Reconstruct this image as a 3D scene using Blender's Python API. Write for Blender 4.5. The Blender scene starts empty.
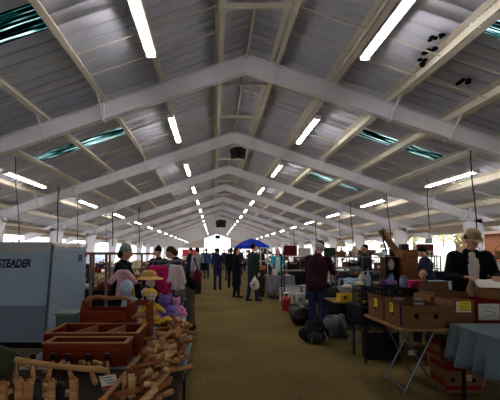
EXPOSURE = 0.25
SKY = 2.8
TUBE = 42
import bpy, bmesh, math, random
from mathutils import Vector as V, Matrix, Euler
R = math.radians
PI = math.pi
rnd = random.Random(7)
S = bpy.context.scene
COL = S.collection
CAMH = 1.5

def at(px, py, Y):                       # photo point at a chosen distance down the hall -> place in metres
    return V(((px-213.5)/400*Y, Y, CAMH-(py-252)/400*Y))

# ------------------------------------------------------------------ materials
def lin(c):
    return tuple((x/255/12.92 if x/255 <= .04045 else ((x/255+.055)/1.055)**2.4) for x in c)
MATS = {}
def M(name, rgb, rough=.75, metal=0., var=.18, scale=6., bump=0., trans=0.):
    if name in MATS: return MATS[name]
    m = bpy.data.materials.new(name); m.use_nodes = True
    nt = m.node_tree; b = nt.nodes['Principled BSDF']
    c = lin(rgb)
    tc = nt.nodes.new('ShaderNodeTexCoord')
    n = nt.nodes.new('ShaderNodeTexNoise'); n.inputs['Scale'].default_value = scale; n.inputs['Detail'].default_value = 4
    nt.links.new(tc.outputs['Object'], n.inputs['Vector'])
    r = nt.nodes.new('ShaderNodeValToRGB')
    r.color_ramp.elements[0].position = .3; r.color_ramp.elements[1].position = .7
    r.color_ramp.elements[0].color = tuple(x*(1-var) for x in c)+(1,)
    r.color_ramp.elements[1].color = tuple(min(1, x*(1+var)) for x in c)+(1,)
    nt.links.new(n.outputs['Fac'], r.inputs['Fac'])
    nt.links.new(r.outputs['Color'], b.inputs['Base Color'])
    b.inputs['Roughness'].default_value = rough; b.inputs['Metallic'].default_value = metal
    b.inputs['Specular IOR Level'].default_value = .3 if rough < .6 else .08
    if bump:
        bp = nt.nodes.new('ShaderNodeBump'); bp.inputs['Strength'].default_value = bump; bp.inputs['Distance'].default_value = .02
        nt.links.new(n.outputs['Fac'], bp.inputs['Height']); nt.links.new(bp.outputs['Normal'], b.inputs['Normal'])
    if trans:
        b.inputs['Transmission Weight'].default_value = trans
    MATS[name] = m
    return m
def wood(name, dark, light, scale=3., rough=.6):
    if name in MATS: return MATS[name]
    m = bpy.data.materials.new(name); m.use_nodes = True
    nt = m.node_tree; b = nt.nodes['Principled BSDF']
    tc = nt.nodes.new('ShaderNodeTexCoord'); mp = nt.nodes.new('ShaderNodeMapping')
    mp.inputs['Scale'].default_value = (scale, scale*6, scale*12)
    n = nt.nodes.new('ShaderNodeTexNoise'); n.inputs['Scale'].default_value = 2.; n.inputs['Detail'].default_value = 6
    r = nt.nodes.new('ShaderNodeValToRGB')
    r.color_ramp.elements[0].position = .3; r.color_ramp.elements[1].position = .72
    r.color_ramp.elements[0].color = lin(dark)+(1,); r.color_ramp.elements[1].color = lin(light)+(1,)
    nt.links.new(tc.outputs['Object'], mp.inputs['Vector']); nt.links.new(mp.outputs['Vector'], n.inputs['Vector'])
    nt.links.new(n.outputs['Fac'], r.inputs['Fac']); nt.links.new(r.outputs['Color'], b.inputs['Base Color'])
    b.inputs['Roughness'].default_value = max(rough,.7); b.inputs['Specular IOR Level'].default_value = .1
    MATS[name] = m
    return m
def emit(name, rgb, s):
    m = bpy.data.materials.new(name); m.use_nodes = True
    b = m.node_tree.nodes['Principled BSDF']
    b.inputs['Base Color'].default_value = lin(rgb)+(1,)
    b.inputs['Emission Color'].default_value = lin(rgb)+(1,); b.inputs['Emission Strength'].default_value = s
    MATS[name] = m
    return m

# ------------------------------------------------------------------ mesh builder
class MB:
    def __init__(s): s.v = []; s.f = []
    def add(s, vs, fs):
        o = len(s.v); s.v += [tuple(p) for p in vs]; s.f += [tuple(i+o for i in f) for f in fs]; return s
    def box(s, c, d, rot=None):
        hx, hy, hz = d[0]/2, d[1]/2, d[2]/2
        Q = Matrix.Identity(3) if rot is None else (Euler(rot).to_matrix() if not isinstance(rot, Matrix) else rot)
        c = V(c)
        vs = [c+Q@V((x*hx, y*hy, z*hz)) for x in (-1, 1) for y in (-1, 1) for z in (-1, 1)]
        return s.add(vs, [(0,1,3,2),(4,6,7,5),(0,4,5,1),(2,3,7,6),(0,2,6,4),(1,5,7,3)])
    def bar(s, p0, p1, w, h, up=(0,0,1)):
        p0, p1 = V(p0), V(p1); d = (p1-p0); L = d.length; d.normalize()
        u = V(up)
        if abs(d.dot(u)) > .98: u = V((0,1,0))
        x = d.cross(u).normalized(); z = x.cross(d)
        Q = Matrix((x, d, z)).transposed()
        return s.box((p0+p1)/2, (w, L, h), Q)
    def cone(s, p0, p1, r0, r1, n=10):
        p0, p1 = V(p0), V(p1); d = (p1-p0).normalized()
        u = V((0,0,1)) if abs(d.z) < .9 else V((1,0,0))
        a = d.cross(u).normalized(); b = d.cross(a)
        vs = []
        for p, r in ((p0, r0), (p1, r1)):
            for i in range(n):
                t = 2*PI*i/n; vs.append(p+(a*math.cos(t)+b*math.sin(t))*r)
        fs = [(i, (i+1) % n, n+(i+1) % n, n+i) for i in range(n)]+[tuple(range(n))[::-1], tuple(range(n, 2*n))]
        return s.add(vs, fs)
    def tube(s, pts, r, n=8):
        pts = [V(p) for p in pts]; vs = []; k = len(pts)
        rs = r if isinstance(r, (list, tuple)) else [r]*k
        ref = None
        for i, p in enumerate(pts):
            d = (pts[min(i+1, k-1)]-pts[max(i-1, 0)]).normalized()
            if ref is None:
                u = V((0,0,1)) if abs(d.z) < .9 else V((1,0,0)); a = d.cross(u).normalized()
            else:
                a = (ref-d*ref.dot(d)).normalized()
            ref = a; b = d.cross(a)
            for j in range(n):
                t = 2*PI*j/n; vs.append(p+(a*math.cos(t)+b*math.sin(t))*rs[i])
        fs = []
        for i in range(k-1):
            for j in range(n):
                fs.append((i*n+j, i*n+(j+1) % n, (i+1)*n+(j+1) % n, (i+1)*n+j))
        fs += [tuple(range(n))[::-1], tuple(range((k-1)*n, k*n))]
        return s.add(vs, fs)
    def lathe(s, prof, c=(0,0,0), n=18):
        c = V(c); vs = []; k = len(prof)
        for r, z in prof:
            for j in range(n):
                t = 2*PI*j/n; vs.append(c+V((max(r, .0005)*math.cos(t), max(r, .0005)*math.sin(t), z)))
        fs = []
        for i in range(k-1):
            for j in range(n):
                fs.append((i*n+j, i*n+(j+1) % n, (i+1)*n+(j+1) % n, (i+1)*n+j))
        fs += [tuple(range(n))[::-1], tuple(range((k-1)*n, k*n))]
        return s.add(vs, fs)
    def ell(s, c, r, n=12, m=8, Q=None):
        c = V(c); vs = []; fs = []
        Q = Q or Matrix.Identity(3)
        for i in range(m+1):
            ph = PI*i/m
            for j in range(n):
                t = 2*PI*j/n
                sp = max(math.sin(ph), .02)
                vs.append(c+Q@V((r[0]*sp*math.cos(t), r[1]*sp*math.sin(t), -r[2]*math.cos(ph))))
        for i in range(m):
            for j in range(n):
                fs.append((i*n+j, i*n+(j+1) % n, (i+1)*n+(j+1) % n, (i+1)*n+j))
        fs += [tuple(range(n))[::-1], tuple(range(m*n, (m+1)*n))]
        return s.add(vs, fs)
    def cap(s, p0, p1, r0, r1=None, n=10):
        r1 = r0 if r1 is None else r1
        s.cone(p0, p1, r0, r1, n); s.ell(p0, (r0,)*3, n, 6); s.ell(p1, (r1,)*3, n, 6); return s
    def prism(s, poly, y0, y1):                                   # outline in x,z swept along y
        n = len(poly)
        vs = [(x, y0, z) for x, z in poly]+[(x, y1, z) for x, z in poly]
        fs = [(i, (i+1) % n, n+(i+1) % n, n+i) for i in range(n)]+[tuple(range(n))[::-1], tuple(range(n, 2*n))]
        return s.add(vs, fs)
    def xf(s, mat):
        s.v = [tuple(mat@V(p)) for p in s.v]; return s
    def mesh(s, name, mat, sharp=35):
        me = bpy.data.meshes.new(name); me.from_pydata(s.v, [], s.f)
        bm = bmesh.new(); bm.from_mesh(me); bmesh.ops.recalc_face_normals(bm, faces=bm.faces); bm.to_mesh(me); bm.free()
        if mat: me.materials.append(mat)
        me.polygons.foreach_set('use_smooth', [True]*len(me.polygons))
        me.set_sharp_from_angle(angle=R(sharp)); me.update()
        return me
    def build(s, name, mat, parent=None, loc=None, bevel=0, rot=None):
        o = bpy.data.objects.new(name, s.mesh(name, mat)); COL.objects.link(o)
        if parent is not None: o.parent = parent
        if loc is not None: o.location = loc
        if rot is not None: o.rotation_euler = rot
        if bevel:
            b = o.modifiers.new('bevel', 'BEVEL'); b.width = bevel; b.segments = 2; b.limit_method = 'ANGLE'
        return o

USED = {}
def tag(o, label, cat, group=None, kind=None):
    if group is None:
        USED.setdefault(label, 0); USED[label] += 1
        if USED[label] > 1: print('DUP LABEL', label)
    o['label'] = label; o['category'] = cat
    if group: o['group'] = group
    if kind: o['kind'] = kind
    return o
def T(name, label, cat, loc=(0,0,0), rz=0, group=None, rot=None):
    o = bpy.data.objects.new(name, None); COL.objects.link(o); o.empty_display_size = .1
    o.location = loc; o.rotation_euler = rot or (0, 0, rz)
    return tag(o, label, cat, group)
def kids(o): return [c for c in o.children]
def copy_tree(o, parent=None):
    c = o.copy(); COL.objects.link(c)
    if parent is not None: c.parent = parent
    for ch in kids(o): copy_tree(ch, c)
    return c
def dup(o, loc, label, rz=None, rot=None, scale=None):
    c = copy_tree(o); c.location = loc; c['label'] = label
    if rz is not None: c.rotation_euler = (0, 0, rz)
    if rot is not None: c.rotation_euler = rot
    if scale is not None: c.scale = (scale,)*3
    return c
TRIM = [0]
def trim(mb, mat, label, cat='roof structure'):
    TRIM[0] += 1
    o = mb.build('trim_%d' % TRIM[0], mat); return tag(o, label, cat, kind='structure')
ORD = ['first','second','third','fourth','fifth','sixth','seventh','eighth','ninth','tenth','eleventh','twelfth','thirteenth','fourteenth','fifteenth','sixteenth','seventeenth','eighteenth','nineteenth','twentieth']

def remesh(mb, name, mat, vox, parent, smooth=4):
    t = bpy.data.objects.new('t', mb.mesh('t', None)); COL.objects.link(t)
    m = t.modifiers.new('r', 'REMESH'); m.mode = 'VOXEL'; m.voxel_size = vox; m.use_smooth_shade = True
    if smooth:
        q = t.modifiers.new('s', 'SMOOTH'); q.iterations = smooth; q.factor = .5
    dg = bpy.context.evaluated_depsgraph_get(); dg.update()
    me = bpy.data.meshes.new_from_object(t.evaluated_get(dg)); me.name = name
    old = t.data; bpy.data.objects.remove(t); bpy.data.meshes.remove(old)
    me.materials.clear(); me.materials.append(mat)
    me.polygons.foreach_set('use_smooth', [True]*len(me.polygons))
    o = bpy.data.objects.new(name, me); COL.objects.link(o); o.parent = parent
    return o

# ------------------------------------------------------------------ people
SKIN = M('skin', (196,150,126), .6, var=.06, scale=20)
def person(label, X, Y, yaw, h=1.72, lean=0, top=None, legs=None, shoe=None, hair=None, hairlong=0, cap=None, cap_kind=None,
           arms=None, head=(0,0), coat=0, skirt=None, vox=.011, shirt=None, step=0., z0=0., seat=False, crouch=0., eyes=False, group=None, build=1., wrinkle=True):
    root = T('person', label, 'person', (X, Y, z0), yaw, group)
    k = h/1.735
    hip = V((0, 0, .93))
    Q = Matrix.Rotation(-lean, 3, 'X')
    U = lambda p: hip+Q@(V(p)-hip)
    hp, hy = head
    nb = U((0, .0, 1.50))
    HQ = Q @ Matrix.Rotation(hy, 3, 'Z') @ Matrix.Rotation(-hp, 3, 'X')
    if lean > .5: HQ = Matrix.Rotation(-lean*.6, 3, 'X') @ Matrix.Rotation(hy, 3, 'Z') @ Matrix.Rotation(-hp, 3, 'X')
    H = lambda p: nb+HQ@(V(p)-V((0, 0, 1.50)))
    arms = arms or (((-.12,.02,-1), (.0,.18,-1)), ((.12,.02,-1), (.0,.18,-1)))
    # legs
    L = []
    for sx in (-1, 1):
        st = step*sx
        if seat:
            L.append((V((sx*.09, 0, .92)), V((sx*.11, .40, .93)), V((sx*.11, .40, .50))))
        else:
            L.append((V((sx*.09, 0, .92)), V((sx*.1, st*.5+.015, .50)), V((sx*.105, st-.015, .09))))
    AR = []
    for i, sx in enumerate((-1, 1)):
        sh = U((sx*.185*build, 0, 1.405)); ud, fd = V(arms[i][0]).normalized(), V(arms[i][1]).normalized()
        el = sh+ud*.285; wr = el+fd*.245
        AR.append((sh, el, wr, fd, sx))
    def torso(mb, e, bld=build):
        for sx in (-1, 1):
            mb.cap(U((sx*.07, -.005, .95)), U((sx*.062*bld, 0, 1.12)), .11+e, .105*bld+e)
            mb.cap(U((sx*.062*bld, 0, 1.12)), U((sx*.085*bld, 0, 1.32)), .105*bld+e, .098*bld+e)
            mb.cap(U((sx*.085, 0, 1.34)), U((sx*.16*bld, 0, 1.405)), .08+e, .058+e)
        mb.cap(U((0, -.01, 1.36)), U((0, 0, 1.46)), .08+e, .052+e)
    b = MB()
    torso(b, 0)
    b.cap(U((0, -.005, 1.44)), H((0, .01, 1.55)), .054, .05)
    b.ell(H((0, .015, 1.635)), (.074, .094, .10), 16, 12, HQ)
    b.ell(H((0, .045, 1.585)), (.056, .062, .07), 14, 10, HQ)
    b.cap(H((0, .102, 1.635)), H((0, .122, 1.605)), .011, .015)                    # nose
    b.cap(H((-.022, .098, 1.571)), H((.022, .098, 1.571)), .0085)                  # lips
    b.cap(H((-.05, .085, 1.652)), H((.05, .085, 1.652)), .016)                     # brow
    for sx in (-1, 1): b.ell(H((sx*.076, .005, 1.615)), (.012, .022, .032), 8, 6, HQ)
    for hpj, kn, an in L:
        b.cap(hpj, kn, .082, .055); b.cap(kn, an, .053, .036)
        b.cap(an, an+V((0, .12, -.05)), .036, .026)
    for sh, el, wr, fd, sx in AR:
        b.cap(sh, el, .05, .04); b.cap(el, wr, .04, .027)
        side = fd.cross(V((0,0,1)))
        if side.length < .2: side = V((0, 1, 0))       # arm hanging: palm turned to the thigh
        side.normalize(); nor = side.cross(fd).normalized()
        if nor.z > .1 and abs(fd.z) < .8: nor = -nor
        if abs(fd.z) >= .8: nor = V((-sx, 0, 0)); side = fd.cross(nor).normalized()
        for q in range(4):
            o_ = (q-1.5)*.0215
            kn = wr+fd*.085+side*o_; b.cap(wr+side*o_*.6+fd*.01, kn, .014, .0115, 8)
            ln = (.034, .04, .038, .03)[q]
            c1 = (fd*math.cos(.5)+nor*math.sin(.5)); c2 = (fd*math.cos(1.2)+nor*math.sin(1.2))
            b.cap(kn, kn+c1*ln*1.15, .0105, .0095, 8); b.cap(kn+c1*ln*1.15, kn+c1*ln*1.15+c2*ln, .0095, .008, 8)
        th = wr+fd*.03+side*(-.036); b.cap(wr+fd*.012-side*.012, th, .014, .0115, 8)
        b.cap(th, th+fd*.035-side*.012+nor*.012, .0115, .0095, 8); b.cap(th+fd*.035-side*.012+nor*.012, th+fd*.058+nor*.028-side*.006, .0095, .0085, 8)
    sc = Matrix.Scale(k, 4)
    b.xf(sc); body = remesh(b, 'body', SKIN, vox*.75, root, 2)
    # trousers or skirt
    t = MB()
    for hpj, kn, an in L:
        t.cap(hpj, kn, .098, .07); t.cap(kn, kn.lerp(an, .96), .07, .058)
    for sx in (-1, 1): t.cap((sx*.06, -.005, .93), (sx*.06, -.005, 1.0), .118)
    t.xf(sc); remesh(t, 'trousers', legs, vox*1.1, root, 3)
    # jacket
    j = MB(); torso(j, .018)
    for sh, el, wr, fd, sx in AR:
        j.cap(sh, el, .066, .058); j.cap(el, el.lerp(wr, .93), .057, .043)
    for sx in (-1, 1):
        j.cap(U((sx*.065, 0, .98)), U((sx*.075, 0, .88)), .13, .128)
        if coat: j.cone(V((sx*.06, 0, .95)), V((sx*.085, -.01, .95-coat)), .135, .15, 14)
    if coat: j.cone(V((0, 0, .95)), V((0, -.01, .95-coat)), .135, .15, 14)
    if shirt is None: j.cap(U((-.03, -.01, 1.44)), U((.03, -.01, 1.44)), .072)
    j.xf(sc); remesh(j, 'jacket', top, vox*1.1, root, 3)
    if shirt is not None:
        s_ = MB()
        for sx in (-1, 1):
            s_.cap(U((sx*.045, .075, .92)), U((sx*.036, .07, 1.33)), .066, .062)
        s_.cap(U((0, .04, 1.36)), U((0, .015, 1.45)), .06, .056)
        s_.xf(sc); remesh(s_, 'shirt', shirt, vox, root, 3)
        c_ = MB()
        for sx in (-1, 1):
            c_.cap(U((sx*.075, .02, 1.47)), U((sx*.07, .115, 1.33)), .022, .02)
            c_.cap(U((0, -.055, 1.475)), U((sx*.075, .02, 1.47)), .022)
        c_.xf(sc); remesh(c_, 'collar', top, vox*.8, root, 2)
    for (hpj, kn, an), sx in zip(L, (-1, 1)):
        f = MB(); f.cap(an+V((0, -.03, -.035)), an+V((sx*.015, .14, -.045)), .045, .036)
        f.ell(an+V((sx*.008, .06, -.068)), (.05, .14, .022), 14, 6)
        f.cap(an+V((0,0,.03)), an+V((0,-.01,-.03)), .05, .045)
        f.xf(sc); remesh(f, 'shoe', shoe, .009, root, 2)
    if hair is not None:
        q = MB(); q.ell(H((0, -.018, 1.662)), (.084, .097, .094), 16, 10, HQ)
        if hairlong: q.cap(H((0, -.05, 1.62)), H((0, -.075, 1.62-hairlong)), .075, .06)
        q.xf(sc); remesh(q, 'hair', hair, .01, root, 1)
    if cap is not None:
        if cap_kind == 'brim':
            q = MB(); 
            q.lathe([(.094,0),(.097,.025),(.09,.06),(.07,.088),(.035,.104),(.004,.109)], (0,0,0), 20)
            for i in range(6):
                pass
            q.ell((0, 0, .11), (.01, .01, .006), 8, 5)
            q.xf(Matrix.Diagonal((.86, 1.06, .92, 1)))
            br = []
            q2 = MB(); pl = []
            for i in range(9):
                a = PI*i/8; pl.append((.082*math.cos(a), .075+.09*math.sin(a)))
            n = len(pl); vs = [(x, y, .012-.18*(y-.075)+.5*(.082**2-x*x)) for x, y in pl]+[(x, y, .004-.18*(y-.075)+.5*(.082**2-x*x)) for x, y in pl]
            q2.add(vs, [tuple(range(n)), tuple(range(n, 2*n))[::-1]]+[(i, i+1, n+i+1, n+i) for i in range(n-1)]+[(n-1, 0, n, 2*n-1)])
            mt = Matrix.Translation(H((0, 0, 1.675)))@HQ.to_4x4()@Matrix.Rotation(-.08, 4, 'X')
            q.xf(mt).xf(sc).build('cap', cap, root); q2.xf(mt).xf(sc).build('cap_brim', cap, root)
        else:
            q = MB(); q.ell(H((0, -.015, 1.675)), (.092, .108, .10), 18, 12, HQ); q.ell(H((0, -.05, 1.73)), (.06, .06, .06), 12, 8, HQ)
            q.cap(H((-.03,.08,1.685)), H((.03,.08,1.685)), .02)
            q.xf(sc); remesh(q, 'knit_hat', cap, .01, root, 2)
    if eyes:
        for sx in (-1, 1):
            e = MB(); e.ell(H((sx*.032, .0925, 1.628)), (.012, .007, .0065), 10, 6, HQ); e.xf(sc).build('eye', M('eye_dark', (30,24,22), .3), root)
    return root, H, U, AR, k
# ------------------------------------------------------------------ camera, world
cam = bpy.data.cameras.new('camera'); co = bpy.data.objects.new('camera', cam); COL.objects.link(co)
co.location = (0, 0, CAMH); co.rotation_euler = (R(92.5), 0, 0)
cam.sensor_width = 36; cam.lens = 28.8; cam.shift_x = .073; cam.shift_y = .069; cam.clip_end = 500; cam.clip_start = .05
S.camera = co
S.view_settings.view_transform = 'Standard'; S.view_settings.look = 'None'; S.view_settings.gamma = 1
S.view_settings.exposure = EXPOSURE
w = bpy.data.worlds.new('world'); S.world = w; w.use_nodes = True
bg = w.node_tree.nodes['Background']
sk = w.node_tree.nodes.new('ShaderNodeTexSky'); sk.sky_type = 'HOSEK_WILKIE'; sk.turbidity = 9; sk.ground_albedo = .5
sk.sun_direction = V((.3, .5, .8)).normalized()
mixn = w.node_tree.nodes.new('ShaderNodeMix'); mixn.data_type = 'RGBA'; mixn.inputs[0].default_value = .8
mixn.inputs[7].default_value = (.95, .97, 1, 1)
w.node_tree.links.new(sk.outputs[0], mixn.inputs[6]); w.node_tree.links.new(mixn.outputs[2], bg.inputs['Color'])
bg.inputs['Strength'].default_value = SKY

# ------------------------------------------------------------------ the hall
RX = .737; SL = .344; H1 = CAMH+4.34; F0 = 8.67; BAY = 5.6; NF = 16; YB = -3.0; YE = F0+BAY*14+2.6
def deck(d): return H1+.2-SL*d
def purl(d): return H1-SL*d
m_white = M('painted_steel', (234,233,244), .6, var=.05, scale=2.5)
m_cream = M('cream_purlin', (214,209,198), .6, var=.08, scale=3)
m_deck = M('roof_sheet', (194,198,216), .6, var=.09, scale=1.3)
m_floor = None
def floor_mat():
    m = bpy.data.materials.new('dirt_floor'); m.use_nodes = True; nt = m.node_tree; b = nt.nodes['Principled BSDF']
    tc = nt.nodes.new('ShaderNodeTexCoord')
    n1 = nt.nodes.new('ShaderNodeTexNoise'); n1.inputs['Scale'].default_value = .8; n1.inputs['Detail'].default_value = 8
    n2 = nt.nodes.new('ShaderNodeTexNoise'); n2.inputs['Scale'].default_value = 22; n2.inputs['Detail'].default_value = 5
    mx = nt.nodes.new('ShaderNodeMath'); mx.operation = 'MULTIPLY_ADD'; mx.inputs[1].default_value = .45
    nt.links.new(tc.outputs['Object'], n1.inputs['Vector']); nt.links.new(tc.outputs['Object'], n2.inputs['Vector'])
    nt.links.new(n2.outputs['Fac'], mx.inputs[0]); 
    m2 = nt.nodes.new('ShaderNodeMath'); m2.operation = 'MULTIPLY'; m2.inputs[1].default_value = .55
    nt.links.new(n1.outputs['Fac'], m2.inputs[0]); nt.links.new(m2.outputs[0], mx.inputs[2])
    r = nt.nodes.new('ShaderNodeValToRGB')
    r.color_ramp.elements[0].position = .36; r.color_ramp.elements[1].position = .64
    r.color_ramp.elements[0].color = lin((84,71,41))+(1,); r.color_ramp.elements[1].color = lin((116,100,60))+(1,)
    nt.links.new(mx.outputs[0], r.inputs[0]); nt.links.new(r.outputs[0], b.inputs['Base Color'])
    bp = nt.nodes.new('ShaderNodeBump'); bp.inputs['Strength'].default_value = .6; bp.inputs['Distance'].default_value = .03
    nt.links.new(n2.outputs['Fac'], bp.inputs['Height']); nt.links.new(bp.outputs[0], b.inputs['Normal'])
    b.inputs['Roughness'].default_value = .95; b.inputs['Specular IOR Level'].default_value = .1
    return m
fl = MB().box((RX, (YB+YE)/2, -.05), (18.6, YE-YB, .1)).build('floor', floor_mat()); tag(fl, 'olive brown packed dirt floor of the market hall', 'floor', kind='structure')
gr = MB()
for x0, x1, y0, y1 in ((-120, RX-9.3, -40, 220), (RX+9.3, 140, -40, 220), (RX-9.3, RX+9.3, YE, 220), (RX-9.3, RX+9.3, -40, YB)):
    gr.box(((x0+x1)/2, (y0+y1)/2, -.06), (x1-x0, y1-y0, .1))
tag(gr.build('ground', M('pale_gravel', (206,200,188), .9, var=.08, scale=.6)), 'pale bright gravel ground outside the open sided hall', 'ground', kind='structure')

SKYL = [(5.35, 6.0, -1), (10.85, 11.5, -1), (10.85, 11.5, 1), (16.75, 17.35, 1), (5.35, 6.0, 1)]
P_ = [.62+1.26*i for i in range(9)]
DMAX = 10.35
for sx, nm in ((-1, 'left'), (1, 'right')):
    sl = sorted([s for s in SKYL if s[2] == sx])
    rib = []                                                       # rib profile along the hall
    y = YB
    while y < YE:
        rib += [(y, 0), (y+.255, 0), (y+.262, .042), (y+.292, .042), (y+.299, 0)]; y += .30
    ds = [0.0, P_[2], P_[4], DMAX]
    mb = MB()
    vs = []
    for yy, b in rib:
        for d in ds: vs.append((RX+sx*d, yy, deck(d)+b))
    fs = []; nd = len(ds)
    for i in range(len(rib)-1):
        ym = (rib[i][0]+rib[i+1][0])/2
        for jd in range(nd-1):
            if jd == 1 and any(a < ym < b for a, b, _ in sl): continue
            fs.append((i*nd+jd, (i+1)*nd+jd, (i+1)*nd+jd+1, i*nd+jd+1))
    mb.add(vs, fs)
    o = mb.build('ceiling' if sx < 0 else 'ceiling.001', m_deck, ); tag(o, 'ribbed grey metal roof sheeting over the %s slope' % nm, 'ceiling', kind='structure')
    sd = o.modifiers.new('s', 'SOLIDIFY'); sd.thickness = .006; sd.offset = 1
# translucent broken roof panels
def sky_mat():
    m = bpy.data.materials.new('fibreglass'); m.use_nodes = True; nt = m.node_tree; nt.nodes.remove(nt.nodes['Principled BSDF'])
    out = nt.nodes['Material Output']
    tc = nt.nodes.new('ShaderNodeTexCoord'); mp = nt.nodes.new('ShaderNodeMapping'); mp.inputs['Scale'].default_value = (.55, 15, .55)
    n = nt.nodes.new('ShaderNodeTexNoise'); n.inputs['Scale'].default_value = 1.7; n.inputs['Detail'].default_value = 5
    nt.links.new(tc.outputs['Object'], mp.inputs[0]); nt.links.new(mp.outputs[0], n.inputs[0])
    r = nt.nodes.new('ShaderNodeValToRGB'); e = r.color_ramp.elements
    e[0].position = .5; e[0].color = (.004, .012, .012, 1); e[1].position = .63; e[1].color = (.8, .95, .95, 1)
    x = e.new(.56); x.color = (.04, .2, .19, 1)
    nt.links.new(n.outputs[0], r.inputs[0])
    t = nt.nodes.new('ShaderNodeBsdfTranslucent'); nt.links.new(r.outputs[0], t.inputs[0])
    nt.links.new(t.outputs[0], out.inputs[0])
    return m
m_sky = sky_mat(); nw = 0
for (y0, y1, sx), pos in zip(SKYL, ('nearest on the left slope, cut by the photo corner', 'in the second bay of the left slope', 'in the second bay of the right slope', 'third bay of the right slope, small and far', 'nearest on the right slope')):
    mb = MB(); vs = []; n = 9
    for i in range(n):
        yy = y0-.02+(y1-y0+.04)*i/(n-1); b = .02*(i % 2)
        for d in (P_[2]-.02, (P_[2]+P_[4])/2, P_[4]+.02): vs.append((RX+sx*d, yy, deck(d)+b+.012))
    mb.add(vs, [(i*3+j, (i+1)*3+j, (i+1)*3+j+1, i*3+j+1) for i in range(n-1) for j in range(2)])
    nw += 1; o = mb.build('window_%d' % nw, m_sky)
    o.modifiers.new('s', 'SOLIDIFY').thickness = .003
    tag(o, 'streaky teal translucent roof panel '+pos, 'skylight', kind='structure')

# frames
for i in range(-1, NF-1):
    Y = F0+BAY*i
    mb = MB()
    for sx in (-1, 1):
        dp = lambda d: .40+.06*(d/8.5)
        for a, b in ((0, 9.9),):
            def quad(za, zb, wdt):
                d0, d1 = 0, DMAX-.2
                X = lambda d: RX+sx*d
                pts = []
                for y in (Y-wdt/2, Y+wdt/2):
                    pts += [(X(d0), y, purl(d0)-za(d0)), (X(d1), y, purl(d1)-za(d1)), (X(d1), y, purl(d1)-zb(d1)), (X(d0), y, purl(d0)-zb(d0))]
                mb.add(pts, [(0,1,2,3), (7,6,5,4), (0,4,5,1), (1,5,6,2), (2,6,7,3), (3,7,4,0)])
            tp = lambda d: dp(d) if d < 9 else .3
            quad(lambda d: 0, lambda d: .014, .17)
            quad(lambda d: .014, lambda d: tp(d)-.014, .03)
            quad(lambda d: tp(d)-.014, lambda d: tp(d), .17)
        for d in P_[::2]+[8.35]:                                        # web stiffeners
            mb.box((RX+sx*d, Y, purl(d)-.21), (.012, .16, .38))
        # tapered column
        xo = RX+sx*8.85; zt = purl(8.85)-.1
        for y, wd in ((Y, .03),):
            mb.add([(xo, y-wd/2, 0), (xo-sx*.3, y-wd/2, 0), (xo-sx*.62, y-wd/2, zt-.15), (xo, y-wd/2, zt),
                    (xo, y+wd/2, 0), (xo-sx*.3, y+wd/2, 0), (xo-sx*.62, y+wd/2, zt-.15), (xo, y+wd/2, zt)],
                   [(0,1,2,3), (4,5,6,7), (0,1,5,4), (1,2,6,5), (2,3,7,6), (3,0,4,7)])
        mb.bar((xo-sx*.3, Y, 0), (xo-sx*.62, Y, zt-.15), .20, .02, (1,0,0)); mb.bar((xo, Y, 0), (xo, Y, zt), .20, .02, (1,0,0))
        if i < 7:
            for d in P_[2:7]:                                           # flange braces
                for sy in ((-1, 1) if i < 3 else (-1,)):
                    mb.bar((RX+sx*d, Y+sy*.55, purl(d)+.06), (RX+sx*d, Y+sy*.09, purl(d)-.38), .035, .035)
    TRIM[0] += 1
    o = mb.build('trim_%d' % TRIM[0], m_white)
    tag(o, 'white steel roof frame with tapered columns, %s from the camera end' % (ORD[i+1]), 'roof frame', kind='structure')
# purlins
for sx, nm in ((-1, 'left'), (1, 'right')):
    for q, d in enumerate(P_):
        if d > DMAX: continue
        mb = MB()
        X = RX+sx*d; zz = purl(d); dz = .012
        Qm = Matrix.Rotation(sx*math.atan(SL), 3, 'Y')
        yc, L = (YB+YE)/2, YE-YB
        mb.box((X, yc, zz+.1), (.012, L, .19), Qm)
        mb.box(V((X, yc, zz+.008))+Qm@V((.045, 0, 0)), (.10, L, .012), Qm)
        mb.box(V((X, yc, zz+.192))+Qm@V((-.045, 0, 0)), (.10, L, .012), Qm)
        mb.box(V((X, yc, zz+.03))+Qm@V((.09, 0, 0)), (.01, L, .045), Qm)
        trim(mb, m_cream, 'cream roof purlin running the hall length, %s from the ridge on the %s slope' % (ORD[q], nm))
    mb = MB(); d = DMAX-.02
    mb.box((RX+sx*d, (YB+YE)/2, deck(d)-.06), (.05, YE-YB, .2))
    trim(mb, m_cream, 'cream eave fascia along the %s edge of the roof' % nm)
    mb = MB(); d = 8.85
    mb.box((RX+sx*(d+.02), (YB+YE)/2, purl(d)-.32), (.06, YE-YB, .18))
    trim(mb, M('brown_eave_beam', (140,124,110), .7), 'brown eave beam above the %s row of columns' % nm)
mb = MB().cone((RX, YB, H1-.06), (RX, YE, H1-.06), .025, .025, 8); trim(mb, m_cream, 'thin cream pipe along the ridge')
for sx, nm in ((-1,'left'), (1,'right')):
    mb = MB().cone((RX+sx*5.48, YB, purl(5.48)+.02), (RX+sx*5.48, YE, purl(5.48)+.02), .02, .02, 8); trim(mb, m_white, 'thin pale pipe running the length of the %s roof slope' % nm)
for k, (d, y, w_) in enumerate(((2.98, 6.7, 'beside the nearest right light'), (2.9, 6.35, 'just past the black scrap'), (3.05, 7.15, 'along the purlin above the first right frame'), (3.9, 7.3, 'lower down the near right slope'))):
    r_ = random.Random(k); mb = MB()
    for i in range(5): mb.ell((RX+d+r_.uniform(-.09,.09), y+r_.uniform(-.12,.12), deck(d)-.03-.03*r_.random()), (r_.uniform(.03,.07), r_.uniform(.04,.09), .03), 8, 5)
    trim(mb, M('torn_black', (14,14,15), .9), 'black torn scrap clinging under the roof sheets, '+w_)
mb = MB()
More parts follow.
